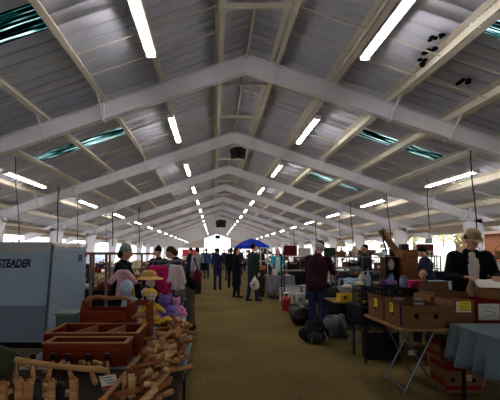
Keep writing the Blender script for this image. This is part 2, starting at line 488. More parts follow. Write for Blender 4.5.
for sx in (-1, 1): mb.add([(RX, YB, deck(0)+.02), (RX+sx*.3, YB, deck(.3)-.0), (RX+sx*.3, YE, deck(.3)-.0), (RX, YE, deck(0)+.02),
                           (RX, YB, deck(0)+.05), (RX+sx*.3, YB, deck(.3)+.05), (RX+sx*.3, YE, deck(.3)+.05), (RX, YE, deck(0)+.05)],
                          [(0,1,2,3), (4,5,6,7), (0,1,5,4), (1,2,6,5), (2,3,7,6), (3,0,4,7)])
trim(mb, m_deck, 'ridge cap over the peak of the roof')
for i in range(7):                                                       # sag rods and ridge channels per bay
    for k, off in enumerate((-2.05, -1.25, 1.12)):
        mb = MB(); Y = F0+BAY*i+off
        for sx in (-1, 1):
            for a, b in zip(P_[:-2], P_[1:-1]):
                jog = .04*((P_.index(a)) % 2)
                mb.cone((RX+sx*a, Y+jog, purl(a)+.07), (RX+sx*b, Y+jog, purl(b)+.07), .013, .013, 6)
        if k != 1: mb.box((RX, Y, purl(.62)+.05), (1.24, .05, .08))
        trim(mb, m_cream, 'thin cream sag rods crossing between purlins, %s line of the %s bay' % (ORD[k], ORD[i]))
for i, Y in enumerate((9.35, 15.2)):
    mb = MB()
    for sx in (-1, 1): mb.cone((RX+sx*.7, Y, purl(.7)-.02), (RX+sx*8.4, Y, purl(8.4)-.02), .018, .018, 6)
    trim(mb, M('dark_conduit', (84,66,58), .5), 'dark conduit running up both slopes just beyond the %s frame' % ('big near' if i == 0 else 'next white'))
# end wall
mw = M('end_wall_white', (214,206,208), .6, var=.04)
mb = MB()
def wz(x): return purl(abs(x-RX))+.15
ops = [(-8.4, -2.05), (3.75, 9.9)]
for x0, x1 in ops: mb.prism([(x0, 2.35), (x1, 2.35), (x1, wz(x1)), (x0, wz(x0))], YE-.2, YE)
mb.prism([(-2.05, 4.5), (RX, 5.5), (3.75, 4.5), (3.75, wz(3.75)), (RX, wz(RX)), (-2.05, wz(-2.05))], YE-.2, YE)
tag(mb.build('wall_end', mw), 'pale gable wall at the far end with a bright open doorway', 'wall', kind='structure')
mb = MB(); mb.prism([(RX-9, 0), (RX-2.0, 0), (RX-2.0, wz(RX-2.0)), (RX-9, wz(RX-9))], YB-.15, YB); mb.prism([(RX+2.0, 0), (RX+9, 0), (RX+9, wz(RX+9)), (RX+2.0, wz(RX+2.0))], YB-.15, YB)  # added out of view: closes the near end, doorway sets the foreground light
mb.prism([(RX-2.0, 2.5), (RX+2.0, 2.5), (RX+2.0, wz(RX+2.0)), (RX, wz(RX)), (RX-2.0, wz(RX-2.0))], YB-.15, YB)
tag(mb.build('wall_back_added', M('added_wall', (120,112,104), .8)), 'unseen gable wall added behind the photographer, doorway sized to light the foreground', 'wall', kind='structure')
for sx, nm in ((-1, 'left'), (1, 'right')):  # added out of view: near walls that hold side daylight off the foreground
    mb = MB().box((RX+sx*9.0, (YB+7.5)/2, 1.25), (.1, 7.5-YB, 2.5))
    tag(mb.build('wall_'+nm, M('added_wall', (120,112,104), .8)), 'unseen wall added to darken the foreground beside the camera on the %s' % nm, 'wall', kind='structure')

# ------------------------------------------------------------------ lights of the hall
m_tube = emit('tube_glow', (255,246,236), TUBE)
m_hous = M('fixture_white', (222,220,216), .5, var=.04)
def fixture():
    t = T('fluorescent_fixture', 'proto', 'ceiling light', (0,0,0), 0, None)
    MB().prism([(-.035, .03), (.035, .03), (.10, -.03), (.09, -.035), (-.09, -.035), (-.10, -.03)], -1.22, 1.22).build('housing', m_hous, t)
    for x in (-.034, .034):
        MB().cone((x, -1.17, -.06), (x, 1.17, -.06), .017, .017, 10).build('tube', m_tube, t)
    for y in (-1.19, 1.19):
        MB().box((0, y, -.055), (.16, .04, .06)).build('lamp_holder', m_hous, t)
    for y in (-.8, .8):
        MB().cone((0, y, .02), (0, y, .22), .004, .004, 5).build('hanger', m_hous, t)
    return t
fx0 = fixture(); USED.pop('proto', None)
first = True
rows = [(-1.86, 'left of the ridge', .12), (1.99, 'right of the ridge', .12), (-6.14, 'low on the left slope', .12), (6.08, 'low on the right slope', .12)]
for d, nm, drop in rows:
    for i in range(15):
        Y = 5.88+BAY*i
        z = purl(abs(d))-drop
        lab = '%s hanging fluorescent light from the camera in the row %s' % (ORD[i], nm)
        if first: o = fx0; first = False; o.location = (RX+d, Y, z); o['label'] = lab
        else: o = dup(fx0, (RX+d, Y, z), lab)
        o['group'] = 'fluorescent lights '+nm
# ridge speakers
m_blk = M('black_plastic', (24,23,25), .5); m_blkm = M('black_metal', (32,30,32), .4, .6)
for k, (X, Y, z, s, txt) in enumerate(((.95, 15.4, 5.33, .5, 'nearest'), (.85, 46, 4.75, .95, 'middle'), (.8, 78, 4.4, .8, 'farthest'))):
    t = T('hanging_speaker', 'black loudspeaker cluster hanging under the ridge, %s of the three' % txt, 'speaker', (X, Y, z))
    for sx in (-1, 1):
        c = MB().box((sx*s*.27, 0, 0), (s*.5, s*.6, s*.8), (R(18), 0, R(sx*22))).build('cabinet', m_blk, t, bevel=.02)
        MB().cone((sx*s*.33, -s*.32, -s*.1), (sx*s*.30, -s*.2, -s*.06), s*.16, s*.1, 16).build('horn', m_blkm, c)
    MB().box((0, 0, s*.43), (s*.7, .08, .05)).build('bracket', m_blkm, t)
    MB().cone((0, 0, s*.33), (0, 0, deck(abs(X-RX))-z), .012, .012, 6).build('drop_rod', m_blkm, t)
# power cords dropping from the roof
def cord(px, pyb, Y, lean, label, box=False, r=.011):
    p = at(px, pyb, Y); d = abs(p.x-RX); zt = deck(d)
    t = T('hanging_cable', label, 'cable', (p.x, p.y, p.z))
    pts = [(0, 0, 0)]+[(lean*f+.02*math.sin(f*7), 0, (zt-p.z)*f) for f in (.2, .4, .6, .8, 1)]
    MB().tube(pts, r, 6).build('wire', m_blk, t)
    if box: MB().box((0, 0, -.06), (.17, .1, .17)).build('outlet_box', M('grey_box', (120,124,136), .5), t, bevel=.01)
    else: MB().cone((0,0,-.07), (0,0,.01), .022, .026, 8).build('plug', m_blk, t)
cord(19, 240, 10.4, -.15, 'thin slanting black cord above the end of the trailer')
cord(57, 241, 14.2, .03, 'black power cord dropping beside the first column left of the trailer top', r=.02)
cord(77, 243, 17.0, .02, 'black cord hanging right of the white column behind the trailer', r=.016)
cord(112.5, 245, 20, 0, 'dark thick cord hanging left of the vendor in the knit hat', r=.028)
cord(139, 247, 24, 0, 'dark cord hanging right of the vendor in the knit hat', r=.03)
cord(106, 244, 23, 0, 'faint cord hanging by the second white column on the left', r=.012)
cord(429, 239, 13, 0, 'black cord ending in a grey outlet box beside the man in the tan cap', True, r=.014)
cord(477, 234, 9.6, -.1, 'black cord coming down behind the tan cap', r=.014)
cord(353, 246, 19.5, -.1, 'black cord hanging in front of the third white column on the right', r=.02)
cord(391, 244, 15, -.15, 'black cord hanging right of the slanting brown plank', r=.018)
cord(316, 247, 26, 0, 'dark cord hanging above the man in the navy cap', r=.025)
cord(294, 249, 36, 0, 'faint far cord over the shelf stall', r=.03)
cord(340, 247, 23, 0, 'thin cord hanging left of the third white column on the right', r=.014)
# ------------------------------------------------------------------ stall furniture
m_steel = M('grey_steel', (92,94,102), .45, .7, var=.05)
m_ply = wood('plywood_top', (120,92,60), (158,126,84))
m_dark = M('dark_cloth', (26,25,30), .9)
m_card = M('cardboard', (112,80,54), .85, var=.1, scale=5)
m_cardin = M('cardboard_inside', (104,76,52), .9, var=.1)
m_paper = M('white_paper', (214,212,206), .8, var=.03)
m_yel = M('yellow_note', (226,205,60), .8, var=.04)
m_ink = M('ink', (40,40,60), .7)
def folding_table(label, x0, x1, y0, y1, z=.72, top=None, rz=0, group=None):
    cx, cy = (x0+x1)/2, (y0+y1)/2; hx, hy = (x1-x0)/2, (y1-y0)/2
    t = T('folding_table', label, 'table', (cx, cy, 0), rz, group)
    MB().box((0, 0, z-.015), (2*hx, 2*hy, .03)).build('tabletop', top or m_ply, t, bevel=.004)
    for sy in (-1, 1):
        yy = sy*(hy-.12)
        MB().cone((-hx+.12, yy-.02, .0), (hx-.22, yy-.02, z-.03), .013, .013, 8).build('leg', m_steel, t)
        MB().cone((hx-.12, yy+.02, .0), (-hx+.22, yy+.02, z-.03), .013, .013, 8).build('leg', m_steel, t)
    MB().cone((-hx+.12, -hy+.1, .03), (-hx+.12, hy-.1, .03), .009, .009, 6).build('stretcher', m_steel, t)
    return t
def plain_table(label, x0, x1, y0, y1, z=.72, top=None, group=None):
    cx, cy = (x0+x1)/2, (y0+y1)/2; hx, hy = (x1-x0)/2, (y1-y0)/2
    t = T('market_table', label, 'table', (cx, cy, 0), 0, group)
    MB().box((0, 0, z-.015), (2*hx, 2*hy, .03)).build('tabletop', top or m_ply, t, bevel=.004)
    for sx in (-1, 1):
        for sy in (-1, 1): MB().box((sx*(hx-.06), sy*(hy-.06), (z-.03)/2), (.03, .03, z-.03)).build('leg', m_blkm, t)
    return t
def cloth(label, x0, x1, y0, y1, z, drop, mat, amp=.018, waves=7, seed=1, group=None, nm='tablecloth', flare=0):
    r = random.Random(seed); cx, cy = (x0+x1)/2, (y0+y1)/2; hx, hy = (x1-x0)/2+.012, (y1-y0)/2+.012
    per = []; n = 26
    for k in range(n): per.append((-hx+2*hx*k/n, -hy, 0, -1))
    for k in range(n): per.append((hx, -hy+2*hy*k/n, 1, 0))
    for k in range(n): per.append((hx-2*hx*k/n, hy, 0, 1))
    for k in range(n): per.append((-hx, hy-2*hy*k/n, -1, 0))
    N = len(per); vs = [(0, 0, .006)]; fs = []; rings = 7
    ph = r.random()*6; ph2 = r.random()*6
    for q in range(rings+1):
        f = max(0, q-1)/(rings-1)
        for i, (x, y, nx, ny) in enumerate(per):
            wv = amp*f*(1.2+math.sin(2*PI*waves*i/N*4+ph)+.5*math.sin(2*PI*waves*2.3*i/N+ph2))+flare*f
            corner = 0
            dr = drop*(1+.06*math.sin(2*PI*3*i/N+ph2)) if q > 1 else drop
            zz = .006-dr*f if q else .008
            vs.append((x+nx*(wv+.004), y+ny*(wv+.004), zz))
    fs += [(0, 1+i, 1+(i+1) % N) for i in range(N)]
    for q in range(rings):
        for i in range(N): fs.append((1+q*N+i, 1+q*N+(i+1) % N, 1+(q+1)*N+(i+1) % N, 1+(q+1)*N+i))
    o = MB().add(vs, fs).build(nm, mat, None, (cx, cy, z))
    s = o.modifiers.new('s', 'SOLIDIFY'); s.thickness = .004; s.offset = 1
    return tag(o, label, 'tablecloth', group)
# ------------------------------------------------------------------ goods
PAL = {'dark red': (96,30,32), 'dark blue': (36,44,78), 'brown': (92,62,40), 'black': (30,29,31), 'cream': (196,184,160), 'white': (206,204,202), 'grey': (112,112,118),
       'dark green': (40,62,46), 'tan': (150,118,82), 'yellow': (200,168,60), 'pink': (190,96,120), 'pale blue': (132,158,190), 'orange': (176,98,48), 'purple': (92,66,120), 'teal': (50,110,120)}
def pm(c, rough=.6, metal=0.): return M(('paint_'+c).replace(' ', '_')+('_metal' if metal else ''), PAL[c], rough, metal)
def g_radio(L, loc, rz, c, s=1.):
    t = T('radio', L, 'radio', loc, rz)
    b = MB().box((0, 0, .1*s), (.32*s, .12*s, .2*s)).build('case', pm(c), t, bevel=.008)
    for x in (-.09, .09): MB().cone((x*s, -.06*s, .09*s), (x*s, -.068*s, .09*s), .055*s, .05*s, 16).build('speaker', m_blk, t)
    MB().box((0, -.062*s, .17*s), (.2*s, .008, .025*s)).build('dial', pm('cream'), t)
    MB().tube([(-.13*s, 0, .2*s), (-.13*s, 0, .235*s), (.13*s, 0, .235*s), (.13*s, 0, .2*s)], .008*s, 6).build('handle', m_blkm, t); return t
def g_jar(L, loc, rz, c, s=1.):
    t = T('jar', L, 'jar', loc, rz); s *= 1.15
    MB().lathe([(.05*s,0),(.062*s,.02*s),(.064*s,.13*s),(.045*s,.165*s),(.042*s,.175*s)]).build('glass', pm(c, .2), t)
    MB().lathe([(.047*s,.172*s),(.049*s,.176*s),(.049*s,.2*s),(.045*s,.204*s)]).build('lid', pm('grey', .4), t); return t
def g_vase(L, loc, rz, c, s=1.):
    o = MB().lathe([(.05*s,0),(.055*s,.01*s),(.09*s,.1*s),(.085*s,.16*s),(.04*s,.23*s),(.05*s,.27*s),(.042*s,.268*s),(.032*s,.23*s)]).build('vase', pm(c, .3), None, loc); return tag(o, L, 'vase')
def g_lamp(L, loc, rz, c, s=1.):
    t = T('table_lamp', L, 'lamp', loc, rz)
    MB().lathe([(.075*s,0),(.075*s,.015*s),(.03*s,.03*s),(.05*s,.1*s),(.055*s,.15*s),(.02*s,.22*s),(.012*s,.3*s)]).build('base', pm(c, .4), t)
    MB().lathe([(.15*s,.28*s),(.085*s,.46*s),(.08*s,.46*s),(.145*s,.28*s)]).build('lamp_shade', pm('cream', .8), t); return t
def g_carton(L, loc, rz, c, s=1.):
    t = T('carton', L, 'box', loc, rz); m = m_card if c == 'brown' else pm(c)
    MB().box((0, 0, .11*s), (.34*s, .26*s, .22*s)).build('shell', m, t, bevel=.004)
    MB().box((0, 0, .2215*s), (.05*s, .262*s, .003)).build('tape', pm('tan'), t)
    MB().box((-.06*s, -.1305*s, .12*s), (.12*s, .003, .07*s)).build('paper_label', m_paper, t); return t
def g_toolbox(L, loc, rz, c, s=1.):
    t = T('toolbox', L, 'toolbox', loc, rz)
    MB().prism([(-.2*s,0),(.2*s,0),(.2*s,.13*s),(-.2*s,.13*s)], -.09*s, .09*s).build('body', pm(c, .4), t, bevel=.006)
    MB().add([(-.205*s,-.095*s,.131*s),(.205*s,-.095*s,.131*s),(.205*s,.095*s,.131*s),(-.205*s,.095*s,.131*s),(-.19*s,-.03*s,.19*s),(.19*s,-.03*s,.19*s),(.19*s,.03*s,.19*s),(-.19*s,.03*s,.19*s)],
             [(0,3,2,1),(4,5,6,7),(0,1,5,4),(1,2,6,5),(2,3,7,6),(3,0,4,7)]).build('lid', pm(c, .4), t)
    MB().tube([(-.08*s,0,.188*s),(-.08*s,0,.225*s),(.08*s,0,.225*s),(.08*s,0,.188*s)], .009*s, 6).build('handle', m_steel, t)
    for x in (-.12, .12): MB().box((x*s, -.095*s, .125*s), (.03*s, .012, .05*s)).build('latch', m_steel, t)
    return t
def g_basket(L, loc, rz, c, s=1.):
    t = T('basket', L, 'basket', loc, rz); m = wood('wicker', (110,80,46), (170,130,80), 9)
    MB().lathe([(.12*s,0),(.13*s,.02*s),(.17*s,.15*s),(.18*s,.16*s),(.165*s,.16*s),(.12*s,.03*s)]).build('bowl', m, t)
    MB().tube([(.17*s*math.cos(a), 0, .15*s+.17*s*math.sin(a)) for a in [PI*i/10 for i in range(11)]], .009*s, 6).build('handle', m, t); return t
def g_picture(L, loc, rz, c, s=1.):
    t = T('picture_frame', L, 'picture', loc, rz)
    f = MB()
    for p, d in (((-.15,0,.2),(.03,.02,.4)), ((.15,0,.2),(.03,.02,.4)), ((0,0,.015),(.33,.02,.03)), ((0,0,.385),(.33,.02,.03))): f.box(V(p)*s, V(d)*s)
    Q = Matrix.Rotation(R(-14), 4, 'X'); f.xf(Q).build('frame', pm(c, .5), t)
    MB().box((0, .003*s, .2*s), (.28*s, .008*s, .36*s)).xf(Q).build('print', M('faded_print', (150,140,120), .6, var=.5, scale=9), t)
    MB().bar((0, .01*s, .3*s), (0, .16*s, .0), .03*s, .01).build('strut', pm('brown'), t); return t
def g_tub(L, loc, rz, c, s=1.):
    t = T('plastic_tub', L, 'tub', loc, rz)
    MB().add([(x*s*q, y*s*q, z*s) for z, q in ((0, .86), (.2, 1)) for x, y in ((-.2,-.14),(.2,-.14),(.2,.14),(-.2,.14))], [(3,2,1,0),(4,5,6,7),(0,1,5,4),(1,2,6,5),(2,3,7,6),(3,0,4,7)]).build('body', pm(c, .45), t, bevel=.01)
    MB().box((0, 0, .208*s), (.42*s, .3*s, .018*s)).build('lid', pm('white' if c != 'white' else 'pale blue', .45), t, bevel=.005); return t
def g_kettle(L, loc, rz, c, s=1.):
    t = T('kettle', L, 'kettle', loc, rz)
    MB().lathe([(.08*s,0),(.1*s,.02*s),(.1*s,.08*s),(.06*s,.13*s),(.035*s,.14*s),(.03*s,.15*s),(.012*s,.155*s),(.012*s,.17*s)]).build('body', pm(c, .3), t)
    MB().tube([(.09*s,0,.05*s),(.13*s,0,.09*s),(.15*s,0,.13*s)], [.02*s,.014*s,.01*s], 8).build('spout', pm(c, .3), t)
    MB().tube([(-.09*s,0,.11*s),(-.07*s,0,.2*s),(.0,0,.23*s),(.07*s,0,.2*s),(.08*s,0,.11*s)], .008*s, 6).build('handle', m_blk, t); return t
def g_clock(L, loc, rz, c, s=1.):
    t = T('mantel_clock', L, 'clock', loc, rz)
    MB().prism([(-.13*s,0),(.13*s,0),(.13*s,.02*s),(.1*s,.03*s)]+[(.1*s*math.cos(a), .13*s+.1*s*math.sin(a)) for a in [PI*i/10 for i in range(11)]]+[(-.1*s,.03*s),(-.13*s,.02*s)], -.05*s, .05*s).build('case', wood('mantel_wood', (60,34,20), (100,62,36)), t)
    MB().cone((0,-.05*s,.13*s), (0,-.058*s,.13*s), .07*s, .068*s, 20).build('dial', pm('cream'), t); return t
def g_case(L, loc, rz, c, s=1.):
    t = T('suitcase', L, 'suitcase', loc, rz)
    MB().box((0, 0, .17*s), (.46*s, .15*s, .34*s)).build('shell', pm(c, .6), t, bevel=.02)
    MB().tube([(-.06*s,0,.34*s),(-.05*s,0,.375*s),(.05*s,0,.375*s),(.06*s,0,.34*s)], .01*s, 6).build('handle', m_blk, t)
    for x in (-.14, .14): MB().box((x*s, -.0, .342*s), (.04*s, .03*s, .012*s)).build('latch', m_steel, t)
    return t
def g_fold(L, loc, rz, c, s=1.):
    r = random.Random(hash(L) & 255 if False else len(L)); m = MB(); vs = []; n = 12
    H = .10*s
    m.ell((0, 0, .05*s), (.17*s, .13*s, .05*s), 18, 8); m.ell((.05*s, .02*s, .09*s), (.11*s, .09*s, .035*s), 16, 8); m.ell((-.07*s, -.03*s, .085*s), (.08*s, .09*s, .04*s), 14, 8)
    m.v = [(x+.012*math.sin(26*y/s+9*z), y+.01*math.sin(31*x/s), max(0, z+.008*math.sin(40*x/s+22*y/s))) for x, y, z in m.v]
    o = m.build('garment_heap', pm(c, .9), None, loc, rot=(0, 0, rz)); return tag(o, L, 'clothing')
def g_bottle(L, loc, rz, c, s=1.):
    t = T('bottle', L, 'bottle', loc, rz)
    MB().lathe([(.035*s,0),(.037*s,.01*s),(.037*s,.15*s),(.015*s,.2*s),(.014*s,.25*s)]).build('glass', pm(c, .2), t)
    MB().lathe([(.016*s,.249*s),(.017*s,.25*s),(.017*s,.27*s),(.014*s,.272*s)]).build('cork', pm('tan'), t); return t
def g_book(L, loc, rz, c, s=1.):
    t = T('book', L, 'book', loc, rz)
    MB().box((0,0,.02*s),(.16*s,.22*s,.034*s)).build('pages', m_paper, t)
    for z in (.0015, .0385): MB().box((-.002*s,0,z*s),(.17*s,.23*s,.003*s)).build('cover', pm(c), t)
    MB().box((-.086*s,0,.02*s),(.004*s,.23*s,.04*s)).build('spine', pm(c), t); return t
def g_tv(L, loc, rz, c, s=1.):
    t = T('small_television', L, 'television', loc, rz)
    MB().box((0,.02*s,.16*s),(.38*s,.24*s,.32*s)).build('case', pm(c, .5), t, bevel=.015)
    MB().box((-.04*s,-.102*s,.17*s),(.26*s,.008*s,.22*s)).build('screen', M('dead_screen', (40,46,50), .15), t, bevel=.003)
    for z in (.22, .14): MB().cone((.14*s,-.1*s,z*s),(.14*s,-.12*s,z*s),.018*s,.015*s,10).build('knob', m_blk, t)
    return t
def g_duck(L, loc, rz, c, s=1.):
    t = T('decoy_duck', L, 'figurine', loc, rz)
    m = MB(); m.ell((0,0,.07*s),(.15*s,.08*s,.07*s),16,10); m.cone((-.1*s,0,.08*s),(-.2*s,0,.12*s),.05*s,.01*s,10); m.cap((.1*s,0,.1*s),(.13*s,0,.17*s),.035*s,.035*s); m.build('body', pm(c,.5), t)
    h = MB(); h.ell((.14*s,0,.19*s),(.05*s,.04*s,.042*s),12,8); h.build('head', pm('dark green',.4), t)
    MB().cone((.18*s,0,.185*s),(.235*s,0,.178*s),.02*s,.01*s,8).build('bill', pm('orange'), t); return t
KINDS = [(g_radio,'radio',.32,.13), (g_jar,'jar',.16,.16), (g_vase,'vase',.2,.2), (g_lamp,'shaded lamp',.3,.3), (g_carton,'taped carton',.35,.27), (g_toolbox,'metal toolbox',.42,.2),
         (g_basket,'wicker basket',.36,.36), (g_picture,'picture frame',.52,.3), (g_tub,'lidded plastic tub',.42,.3), (g_kettle,'kettle',.3,.22), (g_clock,'mantel clock',.27,.12), (g_case,'upright suitcase',.47,.17),
         (g_fold,'clothes heap',.36,.28), (g_bottle,'corked bottle',.09,.09), (g_book,'book',.18,.24), (g_tv,'small television',.4,.28), (g_duck,'decoy duck',.38,.18)]
COLS = {'radio': ['black','brown','grey','cream'], 'jar': ['tan','pale blue','white','dark green'], 'vase': ['white','dark blue','teal','cream'], 'shaded lamp': ['brown','white','dark green'],
        'taped carton': ['brown','white','brown'], 'metal toolbox': ['dark red','dark blue','grey'], 'wicker basket': ['tan'], 'picture frame': ['brown','black','cream'], 'lidded plastic tub': ['grey','dark blue','white'],
        'kettle': ['grey','dark blue','dark red'], 'mantel clock': ['brown'], 'upright suitcase': ['brown','black','dark red','dark green'], 'clothes heap': ['pink','dark blue','white','purple','grey'],
        'corked bottle': ['dark green','brown','pale blue'], 'book': ['dark red','dark blue','dark green'], 'small television': ['black','grey','brown'], 'decoy duck': ['brown','white','grey']}
SEEN = {}
def fill(x0, x1, y0, y1, z, desc, seed, kinds=None, dx=.40, dy=.40, face=0, skip=.1, smin=.85, smax=1.2, group=None, dark=False):
    r = random.Random(seed); nx = max(1, int((x1-x0)/dx)); ny = max(1, int((y1-y0)/dy))
    for j in range(ny):
        for i in range(nx):
            if r.random() < skip: continue
            f, nm, w_, d_ = KINDS[r.choice(kinds)] if kinds else r.choice(KINDS)
            c = r.choice(COLS[nm]); sc = min(r.uniform(smin, smax), (x1-x0)/nx*.97/w_, (y1-y0)/ny*.97/d_)
            x = x0+(i+.5)*(x1-x0)/nx; y = y0+(j+.5)*(y1-y0)/ny
            row = '' if ny == 1 else (' front' if j == 0 else ' back' if j == ny-1 else ' middle')
            L = '%s %s, %s from aisle on %s%s' % ('wicker' if nm == 'wicker basket' else c, nm.replace('wicker ', '').replace('upright ', '').replace('shaded ', ''), ORD[i], desc, row)
            if ny > 1: L = L.replace('on '+desc+row, 'in'+row+' row on '+desc)
            t = f(L, (x, y, z), face+r.uniform(-.25, .25), c, sc)
            t['group'] = group or 'goods on '+desc
# ------------------------------------------------------------------ left: trailer
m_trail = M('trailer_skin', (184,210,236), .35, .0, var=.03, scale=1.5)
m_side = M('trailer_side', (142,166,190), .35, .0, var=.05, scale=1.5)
m_alu = M('aluminium_trim', (206,212,216), .6, 0., var=.05)
t = T('cargo_trailer', 'pale blue grey enclosed cargo trailer parked beside the aisle tables', 'trailer', (-2.17, 5.2, 0))
X0, X1, X1t, D, zb, ztp = -2.3, 0, .085, 1.36, .34, 1.62
MB().add([(X0,0,zb),(X1,0,zb),(X1t,0,ztp),(X0,0,ztp),(X0,D,zb),(X1+.06,D,zb),(X1t,D,ztp),(X0,D,ztp)],
         [(0,1,2,3),(4,7,6,5),(0,4,5,1),(3,2,6,7),(0,3,7,4),(1,5,6,2)]).build('body', m_trail, t)
tb = MB().add([(X0,-.012,1.475),(X1t-.01,-.012,1.475),(X1t,-.012,1.63),(X0,-.012,1.63),(X0,.01,1.475),(X1t-.01,.01,1.475),(X1t,.01,1.63),(X0,.01,1.63)],
              [(0,1,2,3),(4,7,6,5),(0,4,5,1),(3,2,6,7),(0,3,7,4),(1,5,6,2)]).build('top_trim', m_alu, t)
MB().bar((X1,-.005,zb),(X1t,-.005,1.6),.03,.03,(1,0,0)).build('corner_trim', M('trim_shadow_grey',(96,106,120),.4), t)  # darker grey post along the corner of front and side
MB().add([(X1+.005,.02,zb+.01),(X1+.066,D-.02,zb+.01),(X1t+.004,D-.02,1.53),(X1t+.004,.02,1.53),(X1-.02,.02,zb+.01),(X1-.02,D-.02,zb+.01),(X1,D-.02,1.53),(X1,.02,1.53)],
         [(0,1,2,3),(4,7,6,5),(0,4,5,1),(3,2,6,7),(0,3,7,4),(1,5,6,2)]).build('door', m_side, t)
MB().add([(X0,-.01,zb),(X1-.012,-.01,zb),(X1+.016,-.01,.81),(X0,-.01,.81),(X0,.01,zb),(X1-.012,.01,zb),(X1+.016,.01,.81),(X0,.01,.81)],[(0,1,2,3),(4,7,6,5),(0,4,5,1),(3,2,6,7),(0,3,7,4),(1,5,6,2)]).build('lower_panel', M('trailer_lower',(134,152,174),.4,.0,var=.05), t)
m = MB(); r = random.Random(3)
for i in range(12): m.ell((X1t+.015, .06+i*.11, 1.585+.012*r.random()), (.03, .075, .035+.02*r.random()), 8, 6)
remesh(m, 'roof_edge', M('crinkled_white', (244,242,238), .6), .012, t, 1)
m = MB().lathe([(.032,0),(.03,.008),(.0,.009)], (0,0,0), 14); m.xf(Matrix.Translation((X1t-.004,.12,1.44))@Matrix.Rotation(R(90),4,'Y')).build('round_sticker', M('sticker_yellow', (214,182,90), .5), t)
MB().box((X1t-.004, D-.28, 1.41),(.014,.17,.10)).build('sticker', M('sticker_blue', (34,50,110), .5), t)
MB().box((X1t+.006, D-.04, 1.46),(.03,.05,.08)).build('marker_lamp', M('lamp_red', (150,40,50), .4), t)
m = MB()
for i,(x,z) in enumerate(((-.18,1.24),(-.22,.98),(-.25,.72),(-.62,1.2),(-.66,.9),(-.9,1.1))): m.cone((x,.001,z),(x,-.006,z),.009,.006,8)
m.build('rivet', M('rivet_dark', (60,62,70), .5), t)
cu = bpy.data.curves.new('t', 'FONT'); cu.body = 'STEADER'; cu.size = .135; cu.shear = .28; cu.extrude = .002; cu.offset = .0045; cu.align_x = 'RIGHT'; cu.space_character = 1.0
to = bpy.data.objects.new('t', cu); COL.objects.link(to)
dg = bpy.context.evaluated_depsgraph_get(); dg.update()
me = bpy.data.meshes.new_from_object(to.evaluated_get(dg)); bpy.data.objects.remove(to); bpy.data.curves.remove(cu)
me.materials.clear(); me.materials.append(M('lettering_navy', (22,24,44), .5))
lt = bpy.data.objects.new('lettering', me); COL.objects.link(lt); lt.parent = t; lt.location = (-.205, -.004, 1.31); lt.rotation_euler = (R(90),0,0)
wd = max(v.co.x for v in me.vertices)-min(v.co.x for v in me.vertices); lt.scale.x = .43/wd
MB().prism([(-.66,1.296),(-.26,1.296),(-.254,1.306),(-.66,1.306)], -.005, .0).build('lettering_underline', MATS['lettering_navy'], t)
for y in (.45,):
    wq = MB(); wq.lathe([(.14,-.09),(.29,-.09),(.31,-.06),(.31,.06),(.29,.09),(.14,.09)], (0,0,0), 24); wq.xf(Matrix.Translation((-1.5,.12,.31))@Matrix.Rotation(R(90),4,'X')).build('wheel', m_blk, t)
    wq = MB(); wq.lathe([(.14,-.09),(.29,-.09),(.31,-.06),(.31,.06),(.29,.09),(.14,.09)], (0,0,0), 24); wq.xf(Matrix.Translation((-1.5,D-.12,.31))@Matrix.Rotation(R(90),4,'X')).build('wheel', m_blk, t)
MB().box((-.9,D/2,.27),(1.7,.9,.12)).build('chassis', m_blkm, t)
MB().cone((-.06,.3,0),(-.06,.3,.34),.025,.025,8).build('jack_stand', m_steel, t)

# ------------------------------------------------------------------ left: table of cedar ware
TZ = .72
plain_table('bare dark brown table under the hammers, nearest the camera', -2.4, -.19, 1.72, 2.655, TZ+.012, wood('brown_table',(32,23,17),(52,38,28)))
plain_table('table under the cedar boxes, covered with a pale cloth', -1.3, -.22, 2.68, 3.92, TZ)
cloth('pale grey blue cloth spread under the cedar boxes and loose handles', -1.3, -.22, 2.68, 3.92, TZ, .06, M('cloth_pale', (138,150,158), .9, var=.05), amp=.003, seed=4, waves=9)
Z = TZ+.012
cedar = wood('red_cedar', (92,27,12), (140,54,27), 2.2, .5); cedar2 = wood('cedar_light_edge', (138,86,54), (172,122,84), 2.5, .5); pine = wood('pale_handle_wood', (140,92,52), (198,150,98), 4, .5)
def planter(label, x0, x1, y0, y1, h, div=0, th=.022):
    t = T('cedar_planter', label, 'wooden box', ((x0+x1)/2, (y0+y1)/2, Z)); hx, hy = (x1-x0)/2, (y1-y0)/2
    for nm, s in (('front_board',-1), ('back_board',1)):
        b = MB().box((0, s*(hy-th/2), h/2), (2*hx, th, h)).build(nm, cedar, t, bevel=.003)
        MB().box((0, s*(hy-th/2), h+.004), (2*hx+.012, th+.012, .008)).build('cap_rail', cedar2, b)
    for s in (-1, 1):
        b = MB().box((s*(hx-th/2), 0, h/2-.002), (th, 2*hy-2*th, h-.004)).build('end_board', cedar, t)
        MB().box((s*(hx-th/2), 0, h+.003), (th+.008, 2*hy-2*th, .006)).build('cap_rail', cedar2, b)
    MB().box((0, 0, .012), (2*hx-2*th, 2*hy-2*th, .014)).build('bottom_board', cedar, t)
    for i in range(div):
        x = -hx+2*hx*(i+1)/(div+1); MB().bar((x-.05, -hy+th, h*.72), (x+.05, hy-th, h*.72), .016, h*.5).build('divider', cedar2, t)
    return t
planter('narrow red cedar trough with a thick pale top edge, nearest of the cedar boxes', -1.15, -.585, 2.72, 2.93, .15)
planter('wide red cedar box with slanting dividers behind the narrow trough', -1.26, -.56, 3.0, 3.42, .16, 2)
t = T('cedar_tote', 'red cedar carrying tote with a curved branch handle on the cloth table', 'wooden tote', (-.955, 3.62, Z))
for s in (-1, 1): MB().box((0, s*.13, .13), (.40, .02, .26)).build('side_board', cedar, t, bevel=.003)
